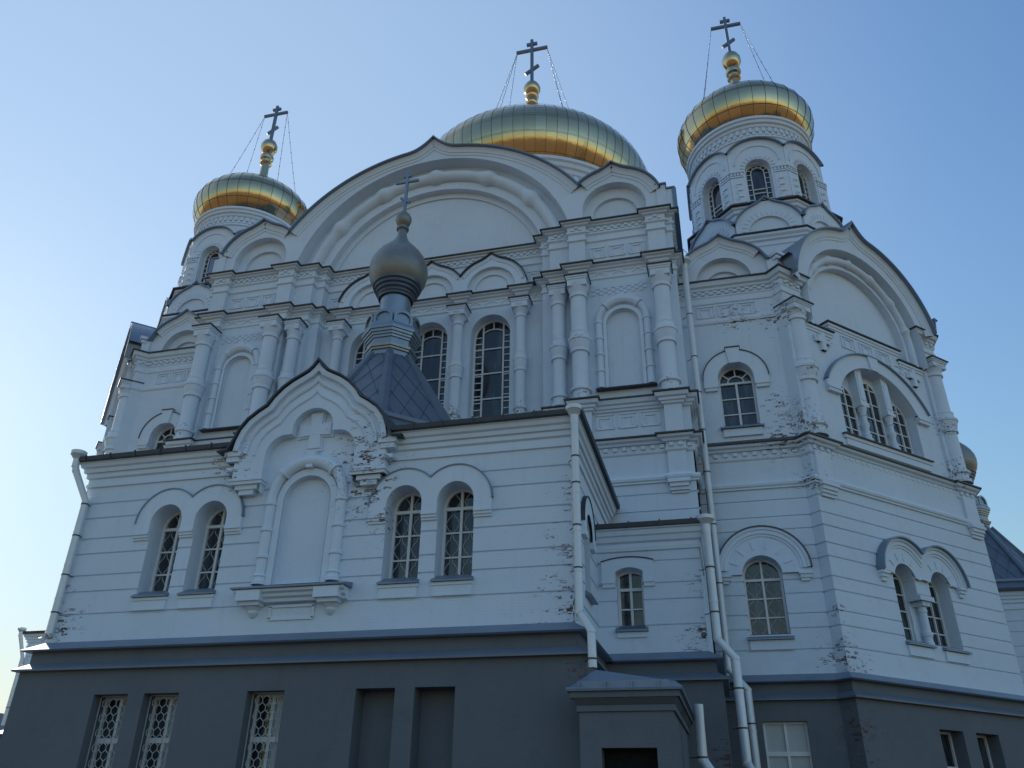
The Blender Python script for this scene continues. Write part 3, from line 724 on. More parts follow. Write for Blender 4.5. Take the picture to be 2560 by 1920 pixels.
    # relief cross
    for gsc, wz in ((1.35, .05), (1.0, .10)):
        a_ = .15*gsc+.02; cz = 10.22
        k.prism(F, [(-a_*.9, cz), (-a_*1.2, cz+.55*gsc**.5), (a_*1.2, cz+.55*gsc**.5), (a_*.9, cz), (a_*1.25, cz-.6*gsc**.5), (-a_*1.25, cz-.6*gsc**.5)], -.01, wz)
        k.prism(F, [(-.5*gsc**.5, cz-a_*1.15), (-.5*gsc**.5, cz+a_*1.15), (0, cz+a_*.9), (.5*gsc**.5, cz+a_*1.15), (.5*gsc**.5, cz-a_*1.15), (0, cz-a_*.9)], -.01, wz+.004)
    ga = k.build('gable', TRIM, root)
    e = MB(); metal_edge(e, F, [(-2.95, 9.58), (-2.62, 9.62)] + outl[1:-1] + [(2.62, 9.62), (2.95, 9.58)], -1.6, W0+.24, .05); e.build('flashing', EDGE, ga)

FP = Fr(-11.2, 20.0, 1, 0)
porch(FP)
porch(Fr(19.7, 50.9, 0, 1), False)
porch(Fr(-42.1, 50.9, 0, -1), False)

# ---------------------------------------------------------------- main front
FM = Fr(XC, 28.9, 1, 0)
def mirror_path(h): return [(-u, w) for u, w in reversed(h)] + h
H_TOP = [(0, 0), (5.3, 0), (5.3, .5), (5.7, .5), (5.7, .85), (6.63, .85), (6.63, 1.2), (7.33, 1.2), (7.33, .98), (10.03, .98), (10.03, 1.25), (10.75, 1.25), (10.75, .98), (11.05, .98), (11.05, -8)]
H_MID = [(0, 0), (1.22, 0), (1.22, .18), (1.72, .18), (1.72, 0), (4.05, 0), (4.05, .18), (4.55, .18), (4.55, 0)] + H_TOP[1:]
H_LOW = [(0, 0), (1.1, 0), (1.1, .3), (1.9, .3), (1.9, 0), (3.9, 0), (3.9, .3), (4.7, .3), (4.7, 0), (5.3, 0), (5.3, .7), (5.75, .7), (5.75, 1.0), (6.75, 1.0), (6.75, 1.5), (7.38, 1.5), (7.38, 1.18), (10.1, 1.18), (10.1, 1.48), (10.75, 1.48), (10.75, 1.18), (11.05, 1.18), (11.05, -8)]
H_BOT = [(0, 1.15), (7.3, 1.15), (10.08, 1.15), (10.08, 1.3), (10.75, 1.3), (10.75, 1.15), (11.05, 1.15), (11.05, -8)]
PT, PM, PL = (mirror_path(h[1:]) for h in (H_TOP, H_MID, H_LOW)); PB = mirror_path(H_BOT[1:])
wc = [-2.9, -.02, 2.85]
m = MB()
ch = [arch(c, .89, 14.62, 18.75, .95) for c in wc]
region(m, FM, [rect(-5.3, 5.3, 13.9, 23.3)], ch, 0)
for h in ch: m.reveal(FM, h, 0, -.6)
for sg in (-1, 1):
    def q(a, b): return (a, b) if sg > 0 else (-b, -a)
    for (a, b, w0, w) in ((5.3, 5.7, 0, .5), (5.7, 6.63, 0, .85), (6.63, 7.33, 0, 1.2), (10.03, 10.75, 0, 1.25)): m.box(FM, *q(a, b), w0-.5, w, 13.9, 23.1)
    m.box(FM, *q(10.75, 11.05), -9, .98, 4.0, 23.1)
    u0, u1 = q(7.33, 10.03); uc = (u0+u1)/2
    nh = arch(uc+.05*sg, .66, 14.85, 17.82, .66, 18)
    region(m, FM, [rect(u0, u1, 13.9, 23.1)], [nh], .98); m.reveal(FM, nh, .98, .80); m.face([FM.P(u, .80, z) for u, z in nh])
    # lower storey
    region(m, FM, [rect(*q(5.3, 11.05), 4.0, 12.4)], [], 1.15, [10.31, 9.67, 9.0, 8.4])
    m.box(FM, *q(5.3, 6.75), .5, 1.0, 12.3, 14.1); m.box(FM, *q(6.75, 7.38), .5, 1.5, 12.3, 14.1); m.box(FM, *q(10.1, 10.75), .5, 1.48, 12.3, 14.1); m.box(FM, *q(7.38, 11.05), .4, 1.18, 12.3, 14.1)
    m.box(FM, *q(10.08, 10.75), .5, 1.3, 10.95, 12.4); m.box(FM, *q(11.0, 11.05), -9, 1.15, 4.0, 12.4)
m.build('wall', WHITE, root)
b = MB(); b.box(FM, -10.9, 10.9, -40, -1.2, -ZO, 23.0); b.box(FM, -5.4, 5.4, -1.2, -.7, 10, 14.3); b.build('wall', WHITE, root)
# cornices
def level(path, prof, zt, den=(), out=.32):
    c, f = MB(), MB(); c.sweep(FM, path, prof, 'plan')
    for d_ in den: dentils(c, FM, path, *d_)
    if zt: plancap(f, FM, path, out, zt)
    part(c, f, 'cornice')
level(PT, [(0, 22.06), (.07, 22.1), (.07, 22.2), (.02, 22.24), (.02, 22.44), (.1, 22.5), (.1, 22.58), (.05, 22.6), (.05, 22.84), (.16, 22.88), (.18, 22.94), (.28, 22.97), (.30, 23.02), (0, 23.03)], 23.08,
      ((.04, .09, 22.60, 22.70, .15, .30), (.04, .09, 22.72, 22.82, .15, .30, .5)))
level(PM, [(0, 20.06), (.06, 20.1), (.06, 20.2), (.012, 20.22), (.012, 20.42), (.05, 20.44), (.06, 20.52), (.16, 20.56), (.18, 20.62), (.28, 20.66), (.30, 20.71), (0, 20.72)], 20.77)
level(PL, [(0, 13.66), (.08, 13.7), (.1, 13.78), (.16, 13.8), (.18, 13.9), (.26, 13.94), (.30, 14.05), (.3, 14.08), (0, 14.1)], 14.15)
level(PB, [(0, 11.85), (.06, 11.9), (.08, 11.98), (.03, 12.0), (.03, 12.2), (.14, 12.22), (.18, 12.3), (.28, 12.34), (.32, 12.42), (0, 12.44)], 12.49, ((.02, .10, 12.04, 12.18, .16, .34),), .34)
level(PB, [(0, 10.7), (.07, 10.72), (.07, 10.78), (.12, 10.82), (.14, 10.9), (.1, 10.98), (0, 11.0)], None)
br = MB()
for sg in (-1, 1):
    c = sg*10.41
    for (hw, z0, z1, w) in ((.40, 10.62, 10.72, 1.45), (.34, 10.48, 10.62, 1.38), (.34, 10.36, 10.48, 1.3), (.30, 10.27, 10.36, 1.22)): br.box(FM, c-hw, c+hw, 1.0, w, z0, z1)
    br, _ = part(br, None, 'bracket')
    panels(br, FM, [(sg*a, sg*b) if sg > 0 else (sg*b, sg*a) for a, b in ((7.52, 8.17), (8.35, 9.0), (9.18, 9.83))], 21.22, 21.76, .98); br, _ = part(br, None, 'panel_frieze')
    panels(br, FM, [(sg*a, sg*b) if sg > 0 else (sg*b, sg*a) for a, b in ((7.52, 8.2), (8.37, 9.05), (9.22, 9.9))], 13.02, 13.6, 1.18); br, _ = part(br, None, 'panel_frieze')
    panels(br, FM, [(sg*4.5, sg*5.1) if sg > 0 else (sg*5.1, sg*4.5)], 21.2, 21.72, 0); br, _ = part(br, None, 'panel')
    a, b = sorted((sg*7.5, sg*9.9)); zigzag(br, FM, a, b, 20.24, 20.46, 3, .98); br, _ = part(br, None, 'zigzag_frieze')
    checker(br, FM, a+.02, b-.1, 19.28, 19.7, .98); br, _ = part(br, None, 'brick_checker_band')
    # beaded frame of the blind niche
    uc = sg*8.73
    ring = arch(uc, .80, 14.85, 17.84, .80, 20); region(br, FM, [ring], [arch(uc, .67, 14.8, 17.82, .67, 20)], 1.03); br.reveal(FM, ring, 1.03, .97)
    for s2 in (-1, 1):
        pr = [(.19, 14.85), (.16, 14.9)]
        for z in (15.62, 16.37, 17.12, 17.87): pr += [(.15, z-.05), (.19, z-.03), (.19, z+.04), (.15, z+.06)]
        pr += [(.15, 18.0)]; br.lathe(FM, uc+s2*.98, 1.02, pr, 12)
    for a0, a1, rr in ((180, 138, .15), (136, 44, .20), (42, 0, .15)):
        br.tube([FM.P(uc+.98*math.cos(R(a0+(a1-a0)*i/10)), 1.02, 17.95+.98*math.sin(R(a0+(a1-a0)*i/10))) for i in range(11)], rr, 10, cap=True)
    br.prism(FM, [(uc-.08, 18.75), (uc-.14, 19.2), (uc+.14, 19.2), (uc+.08, 18.75)], .95, 1.12)
    e = MB(); e.side_prism(FM, [(.9, 14.86), (1.26, 14.78), (1.26, 14.74), (.9, 14.74)], uc-1.18, uc+1.18)
    br, _ = part(br, e, 'blind_niche', 'sill')
for (a, b, n) in ((1.75, 4.0, 3), (-4.0, -1.75, 3), (-1.2, 1.2, 3), (4.6, 5.2, 1), (-5.2, -4.6, 1)):
    zigzag(br, FM, a, b, 20.24, 20.46, n, 0); br, _ = part(br, None, 'zigzag_frieze')
for c, h in zip(wc, ch): window(FM, h, -.58, 'tall', zs=18.75)
for sg in (-1, 1):
    column(FM, sg*7.02, 1.5, 14.14, 18.95, .315, .85, .46)
    column(FM, sg*10.41, 1.5, 14.14, 18.95, .315, .85, .46)
    column(FM, sg*6.1, 1.1, 14.14, 18.95, .27, .82, .40)
    for u in (1.47, 4.30): column(FM, sg*u, .34, 14.25, 19.15, .215, .75, .42)
# three small keel gables over the windows
k = MB(); e = MB()
kc = [-2.88, 0, 2.88]
for c in kc:
    o_ = [(u, z) for u, z in ogee(c, 1.66, 20.9, 1.62, .28, .55, 12)]
    o_ = [p for p in o_ if abs(p[0]-c) <= 1.60]
    body = [(c-1.5, 20.6)] + [p for p in o_ if abs(p[0]-c) <= 1.5] + [(c+1.5, 20.6)] if True else o_
    h1 = arch(c, 1.12, 20.6, 20.98, 1.12, 18); h2 = arch(c, .80, 20.6, 20.98, .80, 16)
    L_ = 1.44 if c != kc[0] else 1.62; R_ = 1.44 if c != kc[2] else 1.62
    oo = [p for p in o_ if -L_ <= p[0]-c <= R_]
    oo = [(c-L_, 20.9+math.sqrt(max(0, 1.66**2-L_**2)))] + [p for p in oo if p[0] > c-L_+.01 and p[0] < c+R_-.01] + [(c+R_, 20.9+math.sqrt(max(0, 1.66**2-R_**2)))]
    body = [(oo[0][0], 20.7)] + oo + [(oo[-1][0], 20.7)]
    region(k, FM, [body], [h1], .28); k.reveal(FM, body, .28, 0, False); k.reveal(FM, h1, .28, .1, False); region(k, FM, [h1], [h2], .1); k.reveal(FM, h2, .1, .02, False); k.face([FM.P(u, .02, z) for u, z in h2])
    k.sweep(FM, [(c+(u-c)*.93, 20.9+(z-20.9)*.93) for u, z in oo], [(-.1, .27), (-.1, .31), (0, .34), (0, .27)])
    metal_edge(e, FM, oo, 0, .40, .045); k, e = part(k, e, 'gable')
# ---- great round gable with two small ones
WGB = 1.1
big = [p for p in ogee(0, 8.56, 20.44, 7.13, .75, 1.25, 28)]
def smallk(sg): return ogee(sg*8.67, 2.12, 23.74, 2.02, .32, .75, 14)
outline = []
sl_ = [p for p in smallk(-1) if p[0] <= -7.13]; sr_ = [p for p in smallk(1) if p[0] >= 7.13]
outline = sl_ + big + sr_
k = MB()
Z0 = 22.95
r1, r2_, zc = 6.84, 5.5, 21.6
A1 = bigarc(r1, zc, Z0); A2 = bigarc(r2_, zc, Z0)
body = [(-11.05, Z0), (-11.05, 24.3)] + [p for p in outline if abs(p[0]) < 10.75] + [(11.05, 24.3), (11.05, Z0)]
sh = [arch(sg*8.66, 1.40, Z0, 23.85, 1.36, 22) for sg in (-1, 1)]; sh2 = [arch(sg*8.66, .98, Z0, 23.75, .9, 18) for sg in (-1, 1)]
region(k, FM, [body], [A1]+sh, WGB); k.reveal(FM, body, WGB, -1.0, False); k.reveal(FM, A1, WGB, .42, False)
region(k, FM, [A1], [A2], .42); k.reveal(FM, A2, .42, 0, False)
A3 = bigarc(5.22, zc, Z0); region(k, FM, [A2], [A3], .09); k.reveal(FM, A3, .09, 0, False); region(k, FM, [A2], [], .003)
for h1, h2 in zip(sh, sh2):
    k.reveal(FM, h1, WGB, .70, False); region(k, FM, [h1], [h2], .70); k.reveal(FM, h2, .70, .55, False); k.face([FM.P(u, .55, z) for u, z in h2])
def edge_mould(pts, cz, d0, w0):
    k.sweep(FM, pts, [(-d0-.42, w0-.01), (-d0-.42, w0+.03), (-d0-.34, w0+.05), (-d0-.30, w0+.05), (-d0-.28, w0+.09), (-d0-.08, w0+.12), (-d0, w0+.16), (-d0, w0-.01)])
edge_mould(big, 0, .02, WGB); edge_mould(sl_, 0, .02, WGB); edge_mould(sr_, 0, .02, WGB)
# roll with swellings
n = 90; pts = []; rad = []
a0 = math.asin((Z0-zc)/6.22)
for i in range(n+1):
    a = PI-a0-(PI-2*a0)*i/n; pts.append(FM.P(6.22*math.cos(a), .48, zc+6.22*math.sin(a)))
    ph = abs(((a-PI/2)/R(25.5)+.5) % 1-.5); rad.append(.29+.13*max(0, 1-ph/.13)**.5)
k.tube(pts, rad, 14)
ga = k.build('gable', TRIM, root)
for sg in (-1, 1):
    st = MB()
    for (a, b, w, z1) in ((10.55, 10.95, 1.17, 24.55), (10.8, 11.27, 1.13, 24.3)): st.box(FM, *sorted((sg*a, sg*b)), -9, w, 23.0, z1)
    po = st.build('parapet', TRIM, root)
    e = MB(); e.box(FM, *sorted((sg*10.5, sg*11.0)), -9, 1.25, 24.56, 24.63); e.box(FM, *sorted((sg*10.95, sg*11.36)), -9, 1.2, 24.31, 24.38); e.box(FM, *sorted((sg*11.22, sg*11.4)), -9, 1.18, 22.9, 24.3); e.build('flashing', SHEET, po)
e = MB(); metal_edge(e, FM, outline, -15, WGB+.32, .055); e.build('gable_roof', SHEET, ga)

# ---------------------------------------------------------------- small side annexe beside the porch, and its mirror twin
def small_annexe(mir):
    F = Fr(XC, 24.5, 1, 0, mir)
    G = [6.96, 6.28, 5.79, 5.04]
    h = segarch(8.76, .40, 5.02, 6.66, .12)
    m = MB(); region(m, F, [rect(7.4, 10.9, 4.15, 8.0)], [h], 0, G); m.reveal(F, h, 0, -.42)
    S = F.sub(10.9, 0, 0, -1); region(m, S, [rect(0, 3.3, 4.15, 8.0)], [], 0, G); m.box(F, 10.76, 10.845, -.14, -.055, 4.15, 8.0); m.build('wall', WHITE, root)
    path = [(7.4, 0), (10.9, 0), (10.9, -3.3)]
    c = MB(); c.sweep(F, path, [(0, 7.28), (.06, 7.3), (.08, 7.42), (.03, 7.44), (.03, 7.54), (.12, 7.58), (.16, 7.72), (.22, 7.76), (.24, 7.9), (.3, 7.92), (.3, 8.0), (0, 8.02)], 'plan'); c.build('cornice', TRIM, root)
    g = MB(); g.sweep(F, path, [(.26, 7.95), (.38, 7.97), (.40, 8.1), (.38, 8.11), (.28, 8.0)], 'plan', loop=True); g.sweep(F, path, [(.36, 8.03), (-3.0, 8.9)], 'plan')
    for i in range(4): g.box(F, 7.9+i*.95, 7.94+i*.95, .37, .42, 7.94, 8.14)
    g.build('gutter', EDGE, root)
    plinth(F, path)
    window(F, h, -.4, 'small', zs=6.2, sill=(8.28, 9.24, 4.88, -.38, .14))
    k = MB(); imps = []; o_ = segarch(8.72, .80, 6.4, 6.98, .12); region(k, F, [o_], [segarch(8.76, .42, 6.3, 6.66, .13)], .08); k.reveal(F, o_, .08, 0, False)
    for a, b_ in ((7.92, 8.34), (9.18, 9.52)): im = MB(); im.box(F, a, b_, 0, .11, 6.32, 6.4); im.box(F, a+.02, b_-.0, 0, .07, 6.2, 6.32); imps.append(im)
    im = MB(); im.box(F, 8.33, 9.19, 0, .06, 4.72, 4.87); im.build('sill_apron', TRIM, root)
    ho = k.build('window_hood', TRIM, root); [im.build('impost', TRIM, ho) for im in imps]; e = MB(); metal_edge(e, F, o_[1:-1], 0, .11, .03); e.build('flashing', EDGE, ho)
small_annexe(False); small_annexe(True)

# ---------------------------------------------------------------- corner chapels with slanted fronts
Q = math.sqrt(.5)
CG = [10.27, 9.64, 9.16, 8.53, 8.05, 7.36, 6.89, 6.21, 5.73, 5.04]
def hood_marks(k, F, uc, zc, r0, r1, angs, w):
    for an in angs:
        c, s_ = math.cos(R(an)), math.sin(R(an)); k.bar(F, (uc+r0*c, zc+r0*s_), (uc+r1*c, zc+r1*s_), .05, w-.01, w+.03)
def chapel(mir):
    F = Fr(XC, 29.15, 1, 0, mir)           # frontal wall, u from 11.05 to 14.8
    Dg = Fr(3.82, 28.83, Q, Q, mir)        # slanted wall, t from 0 to 9.95
    LD = 9.95
    Rt = F.sub(14.8, 0, 1, 1)              # short return between them
    m = MB()
    hf = arch(12.9, .66, 5.55, 7.62, .62); hu = arch(12.9, .68, 13.35, 15.42, .68); hbw = rect(12.27, 13.63, .3, 2.82)
    region(m, F, [rect(10.9, 14.8, 4.15, 12.4)], [hf], 0, CG); m.reveal(F, hf, 0, -.5)
    region(m, F, [rect(10.9, 14.8, 12.3, 20.0)], [hu], -.05); m.reveal(F, hu, -.05, -.5)
    region(m, Rt, [rect(0, .46, 4.15, 12.4)], [], 0, CG); region(m, Rt, [rect(0, .46, 12.3, 20.6)], [], -.02)
    m.box(F, 14.6, 14.95, -.3, -.06, 4.15, 12.4); m.box(Dg, .055, .2, -.2, -.055, 4.15, 12.4)
    # slanted wall
    pw = [arch(3.95, .62, 5.6, 7.72, .63), arch(6.0, .62, 5.6, 7.72, .63)]
    pier = rect(4.575, 5.375, 5.6, 7.15)
    region(m, Dg, [rect(0, LD, 4.15, 12.4)], pw+[pier], 0, CG); m.face([Dg.P(u, -.42, z) for u, z in pier]); m.face([Dg.P(u, w, 7.15) for u, w in ((4.5, 0), (5.45, 0), (5.45, -.45), (4.5, -.45))])
    for sg, h in zip((1, -1), pw):
        m.reveal(Dg, h[:-1] if sg > 0 else h[1:], 0, -.6, False)
        u_ = 4.57 if sg > 0 else 5.38
        m.face([Dg.P(u_, 0, 7.15), Dg.P(u_, 0, 7.72), Dg.P(u_, -.6, 7.72), Dg.P(u_, -.6, 7.15)]); m.face([Dg.P(u_, -.42, 5.6), Dg.P(u_, -.42, 7.15), Dg.P(u_, -.6, 7.15), Dg.P(u_, -.6, 5.6)])
    tw = segarch(4.97, 2.4, 13.35, 15.3, 1.45, 24)
    # panel wall with stepped head, tympanum behind
    head = [(1.0, 12.3), (1.0, 17.95), (2.75, 17.95), (2.75, 18.45), (7.2, 18.45), (7.2, 17.95), (8.95, 17.95), (8.95, 12.3)]
    region(m, Dg, [head], [tw], -.12); m.reveal(Dg, tw, -.12, -.6); m.reveal(Dg, head, -.12, -.6, False)
    for a, b in ((0, 1.12), (LD-1.12, LD)): m.box(Dg, a, b, -.6, 0, 12.3, 20.1)
    # far side
    Rs = Dg.sub(LD, 0, -.0001, -1); E2 = Dg.sub(LD, 0, -Q, -Q)  # dummy frames keep the return square
    S = Fr(3.82+LD*Q, 28.83+LD*Q, 0, 1, mir)
    region(m, S, [rect(.3, 9.5, 4.15, 20.0)], [], -.35, CG); m.box(S, 0, .35, -.6, -.0, 4.15, 12.4)
    m.build('wall', WHITE, root)
    bk = MB(); bk.face([F.P(u, w, 20.05) for u, w in ((10.9, -.3), (14.9, -.3), (21.5, -7.2), (21.5, -16), (10.9, -16))]); bk.build('roof', SHEET, root)
    # plinth all around
    e0 = 14.8; dgp = [(e0+.32+Q*t, .32-Q*t) for t in (0, LD)]
    path = [(10.9, 0), (e0, 0), (e0+.32, .32), dgp[1], (dgp[1][0], dgp[1][1]-9.5)]
    plinth(F, path, low=[[(e0-.3, 0), (e0, 0), (e0+.32, .32), (e0+.33, .31)], [(dgp[1][0]-.01, dgp[1][1]+.01), dgp[1], (dgp[1][0], dgp[1][1]-9.5)]])
    m = MB(); region(m, F, [rect(10.9, 14.9, -ZO-.2, 3.44)], [hbw], .305); m.reveal(F, hbw, .305, .05)
    db = [rect(3.62, 4.9, -.3, 2.76), rect(5.62, 6.92, -.3, 2.76)]
    region(m, Dg, [rect(-.3, LD+.3, -ZO-.2, 3.44)], db, .305)
    for h in db: m.reveal(Dg, h, .305, -.3)
    m.build('plinth', GREY, root)
    window(F, hbw, .08, 'rect', glass=PALE)
    for h in db: window(Dg, h, -.22, 'rect')
    # cornices
    c = MB(); f = MB()
    lowp = [(10.9, 0), (e0, 0), (e0+.32, .32), (e0+.32+Q*1.1, .32-Q*1.1), (e0+.32+Q*1.1-Q*.1, .32-Q*1.1-Q*.1), (e0+.32+Q*8.85-Q*.1, .32-Q*8.85-Q*.1), (e0+.32+Q*8.85, .32-Q*8.85), dgp[1], (dgp[1][0], dgp[1][1]-9.5)]
    c.sweep(F, lowp, [(0, 11.85), (.06, 11.9), (.08, 11.98), (.03, 12.0), (.03, 12.2), (.14, 12.22), (.18, 12.3), (.28, 12.34), (.32, 12.42), (0, 12.44)], 'plan')
    dentils(c, F, lowp, .02, .10, 12.04, 12.18, .16, .34)
    plancap(f, F, lowp, .34, 12.49, rise=.2); c, f = part(c, f, 'cornice')
    c.sweep(F, path, [(0, 10.7), (.07, 10.72), (.07, 10.78), (.12, 10.82), (.14, 10.9), (.1, 10.98), (0, 11.0)], 'plan'); c, f = part(c, f, 'string_course')
    upp = [(10.9, -.05), (e0-.02, -.05), (e0+.30, .28)]
    upp2 = upp[:2] + [(e0+.32, .32), (e0+.32+Q*.12, .32-Q*.12), (e0+.32+Q*.12-Q*.12, .32-Q*.24), (e0+.32+Q*.12, .32-Q*.36), (e0+.32+Q*.24, .32-Q*.24), (e0+.32+Q*1.12, .32-Q*1.12), (e0+.32+Q*1.12-Q*.7, .32-Q*1.12-Q*.7)]
    upp2 = upp[:2] + [(e0+.32, .32), (e0+.32+Q*1.12, .32-Q*1.12), (e0+.32+Q*1.12-Q*.7, .32-Q*1.12-Q*.7)]
    c.sweep(F, upp2, [(0, 18.98), (.05, 19.0), (.06, 19.08), (.012, 19.1), (.012, 19.3), (.05, 19.34), (.05, 19.4), (.03, 19.42), (.03, 19.6), (.12, 19.64), (.14, 19.74), (.24, 19.78), (.28, 19.9), (.30, 19.95), (0, 19.97)], 'plan')
    dentils(c, F, upp2, .02, .10, 19.42, 19.52, .16, .32); dentils(c, F, upp2, .02, .08, 19.53, 19.61, .16, .32, .5)
    plancap(f, F, upp2, .32, 20.02, rise=.15); c, f = part(c, f, 'cornice')
    c.sweep(F, upp2, [(0, 18.0), (.05, 18.02), (.08, 18.1), (.08, 18.16), (0, 18.2)], 'plan'); c, f = part(c, f, 'string_course')
    # right hand pilaster of the slanted wall
    up3 = [(e0+.32+Q*8.83-Q*.7, .32-Q*8.83-Q*.7), (e0+.32+Q*8.83, .32-Q*8.83), dgp[1], (dgp[1][0]-.01, dgp[1][1]-.8)]
    c.sweep(F, up3, [(0, 18.98), (.05, 19.0), (.06, 19.08), (.012, 19.1), (.012, 19.3), (.05, 19.34), (.05, 19.4), (.03, 19.42), (.03, 19.6), (.12, 19.64), (.14, 19.74), (.24, 19.78), (.28, 19.9), (.30, 19.95), (0, 19.97)], 'plan')
    dentils(c, F, up3, .02, .10, 19.42, 19.56, .16, .32); plancap(f, F, up3, .32, 20.02, rise=.15); c, f = part(c, f, 'cornice')
    # stepped head mouldings
    for a, b, z in ((1.15, 2.75, 17.95), (2.75, 7.2, 18.45), (7.2, 8.8, 17.95)):
        c.box(Dg, a-.1, b+.1, -.5, -.04, z-.14, z-.02); c.box(Dg, a-.06, b+.06, -.5, -.08, z-.26, z-.14)
        f.box(Dg, a-.16, b+.16, -.5, .03, z, z+.05); c, f = part(c, f, 'wall_coping')
    for t in (.55, LD-.55):
        for (hw, z0, z1, w) in ((.46, 10.62, 10.74, .26), (.40, 10.48, 10.62, .20), (.38, 10.36, 10.48, .14), (.34, 10.24, 10.36, .08)): c.box(Dg, t-hw, t+hw, -.1, w, z0, z1)
        c.box(Dg, t-.42, t+.42, -.1, .12, 10.9, 12.0); c, f = part(c, f, 'bracket')
    # frontal windows
    window(F, hf, -.48, 'pairwide', zs=7.5, sill=(12.15, 13.65, 5.38, -.45, .16))
    window(F, hu, -.5, 'fan', zs=15.38, sill=(12.1, 13.7, 13.22, -.5, .15))
    k = MB(); e = MB()
    ho = arch(12.98, 1.55, 7.6, 7.75, 1.5, 24); region(k, F, [ho], [arch(12.9, .67, 7.3, 7.62, .63)], .10); k.reveal(F, ho, .10, 0, False); k.reveal(F, arch(12.9, .67, 7.6, 7.62, .63), .10, 0, False)
    hp = ho[1:-1]
    k.sweep(F, hp, [(-.34, .09), (-.34, .13), (-.26, .14), (-.24, .18), (-.12, .18), (-.1, .22), (0, .22), (0, .09)])
    hood_marks(k, F, 12.9, 7.65, .82, 1.12, (20, 48, 76, 104, 132, 160), .10)
    imps = []
    for a, b in ((11.4, 11.85), (14.1, 14.55)): im = MB(); im.box(F, a, b, 0, .2, 7.52, 7.62); im.box(F, a+.04, b-.04, 0, .14, 7.4, 7.52); im.box(F, a+.06, b-.1, 0, .09, 7.3, 7.4); imps.append(im)
    im = MB(); im.box(F, 12.2, 13.6, 0, .06, 5.06, 5.37); im.build('sill_apron', TRIM, root)
    metal_edge(e, F, hp, 0, .26, .04)
    k, e = part(k, e, 'window_hood', imposts=imps); imps = []
    uo = arch(12.9, 1.24, 15.1, 15.42, 1.22, 22); region(k, F, [uo], [arch(12.9, .69, 15.0, 15.42, .69)], .06); k.reveal(F, uo, .06, -.06, False); k.reveal(F, arch(12.9, .69, 15.1, 15.42, .69), .06, -.06, False)
    k.prism(F, [(12.72, 16.05), (12.62, 16.74), (13.18, 16.74), (13.08, 16.05)], -.05, .12)
    for a, b in ((11.66, 12.2), (13.6, 14.14)): im = MB(); im.box(F, a, b, -.06, .10, 15.03, 15.14); im.box(F, a+.03, b-.03, -.06, .06, 14.9, 15.03); imps.append(im)
    im = MB(); im.box(F, 12.18, 13.62, -.06, .05, 12.9, 13.2); im.build('sill_apron', TRIM, root)
    up_ = [p for p in uo[1:-1]]; metal_edge(e, F, up_, -.05, .10, .03); e.bar(F, (12.6, 16.76), (13.2, 16.76), .04, -.05, .16)
    k, e = part(k, e, 'window_hood', imposts=imps); imps = []
    panels(k, F, [(11.72, 12.40), (12.56, 13.22), (13.38, 14.04)], 18.35, 18.88, -.05); k, e = part(k, e, 'panel_frieze')
    # small keel gable of the frontal wall with wing
    W0 = .12; kk = ogee(12.95, 2.0, 19.9, 1.98, .32, .7, 14)
    ol = [p for p in kk if p[0] > 11.05 and p[0] < 14.62]
    ol = ol + [(14.75, 20.62), (14.95, 20.74), (15.15, 20.95), (15.3, 21.15)]
    body = [(11.05, 19.95)] + ol[:-4] + [(14.8, 20.66), (14.8, 19.95)]
    h1 = arch(12.95, 1.12, 19.9, 20.05, 1.12, 20); h2 = arch(12.95, .74, 19.9, 20.0, .68, 16)
    region(k, F, [body], [h1], W0); k.reveal(F, body, W0, -.6, False); k.reveal(F, h1, W0, -.2, False); region(k, F, [h1], [h2], -.2); k.reveal(F, h2, -.2, -.32, False); k.face([F.P(u, -.32, z) for u, z in h2])
    k.sweep(F, [p for p in ol[:-4]], [(-.36, W0-.01), (-.36, W0+.03), (-.26, W0+.05), (-.24, W0+.09), (-.08, W0+.12), (0, W0+.16), (0, W0-.01)])
    k.box(F, 14.75, 15.05, -.3, .25, 20.0, 20.7); k.box(Dg, .0, .5, -.7, .02, 20.1, 20.85); k.box(Dg, -.05, .6, -.7, .1, 20.6, 20.75); k.box(Dg, -.1, .65, -.7, .16, 20.8, 20.95)
    metal_edge(e, F, ol[:-4] + [(14.8, 20.66)], -5, W0+.30, .055); k, e = part(k, e, 'gable', 'gable_roof', SHEET)
    # pair of windows on the slanted wall
    for h, c_ in zip(pw, (3.95, 6.0)): window(Dg, h, -.58, 'plain', sill=(c_-.68, c_+.85, 5.46, -.55, .16))
    a, b = 3.95, 6.02; r = 1.42; zc_ = 7.85
    al = math.acos(1.035/r); out = arcpts(a, zc_, r, r, PI-.05, al, 16) + arcpts(b, zc_, r, r, PI-al, .05, 16)[1:]
    k0 = [(a-r, 7.9)] + out + [(b+r, 7.9)]
    region(k, Dg, [k0], [arch(a, .63, 7.5, 7.72, .64), arch(b, .63, 7.5, 7.72, .64)], .10); k.reveal(Dg, k0, .10, 0, False)
    for c_ in (a, b): k.reveal(Dg, arch(c_, .63, 7.9, 7.9, .46), .1, 0, False)
    k.sweep(Dg, out, [(-.34, .09), (-.34, .13), (-.26, .14), (-.24, .18), (-.12, .18), (-.1, .24), (0, .24), (0, .09)])
    for c_, an in ((a, (10, 55, 85, 112, 140, 165)), (b, (15, 40, 68, 95, 125, 170))): hood_marks(k, Dg, c_, 7.75, .72, 1.0, an, .10)
    for x0, x1 in ((a-r-.02, a-r+.42), (b+r-.42, b+r+.02)): im = MB(); im.box(Dg, x0, x1, 0, .22, 7.82, 7.92); im.box(Dg, x0+.04, x1-.04, 0, .16, 7.7, 7.82); im.box(Dg, x0+.08, x1-.1, 0, .1, 7.56, 7.7); imps.append(im)
    im = MB(); im.box(Dg, 4.57, 5.38, -.02, .09, 7.15, 7.32); imps.append(im)
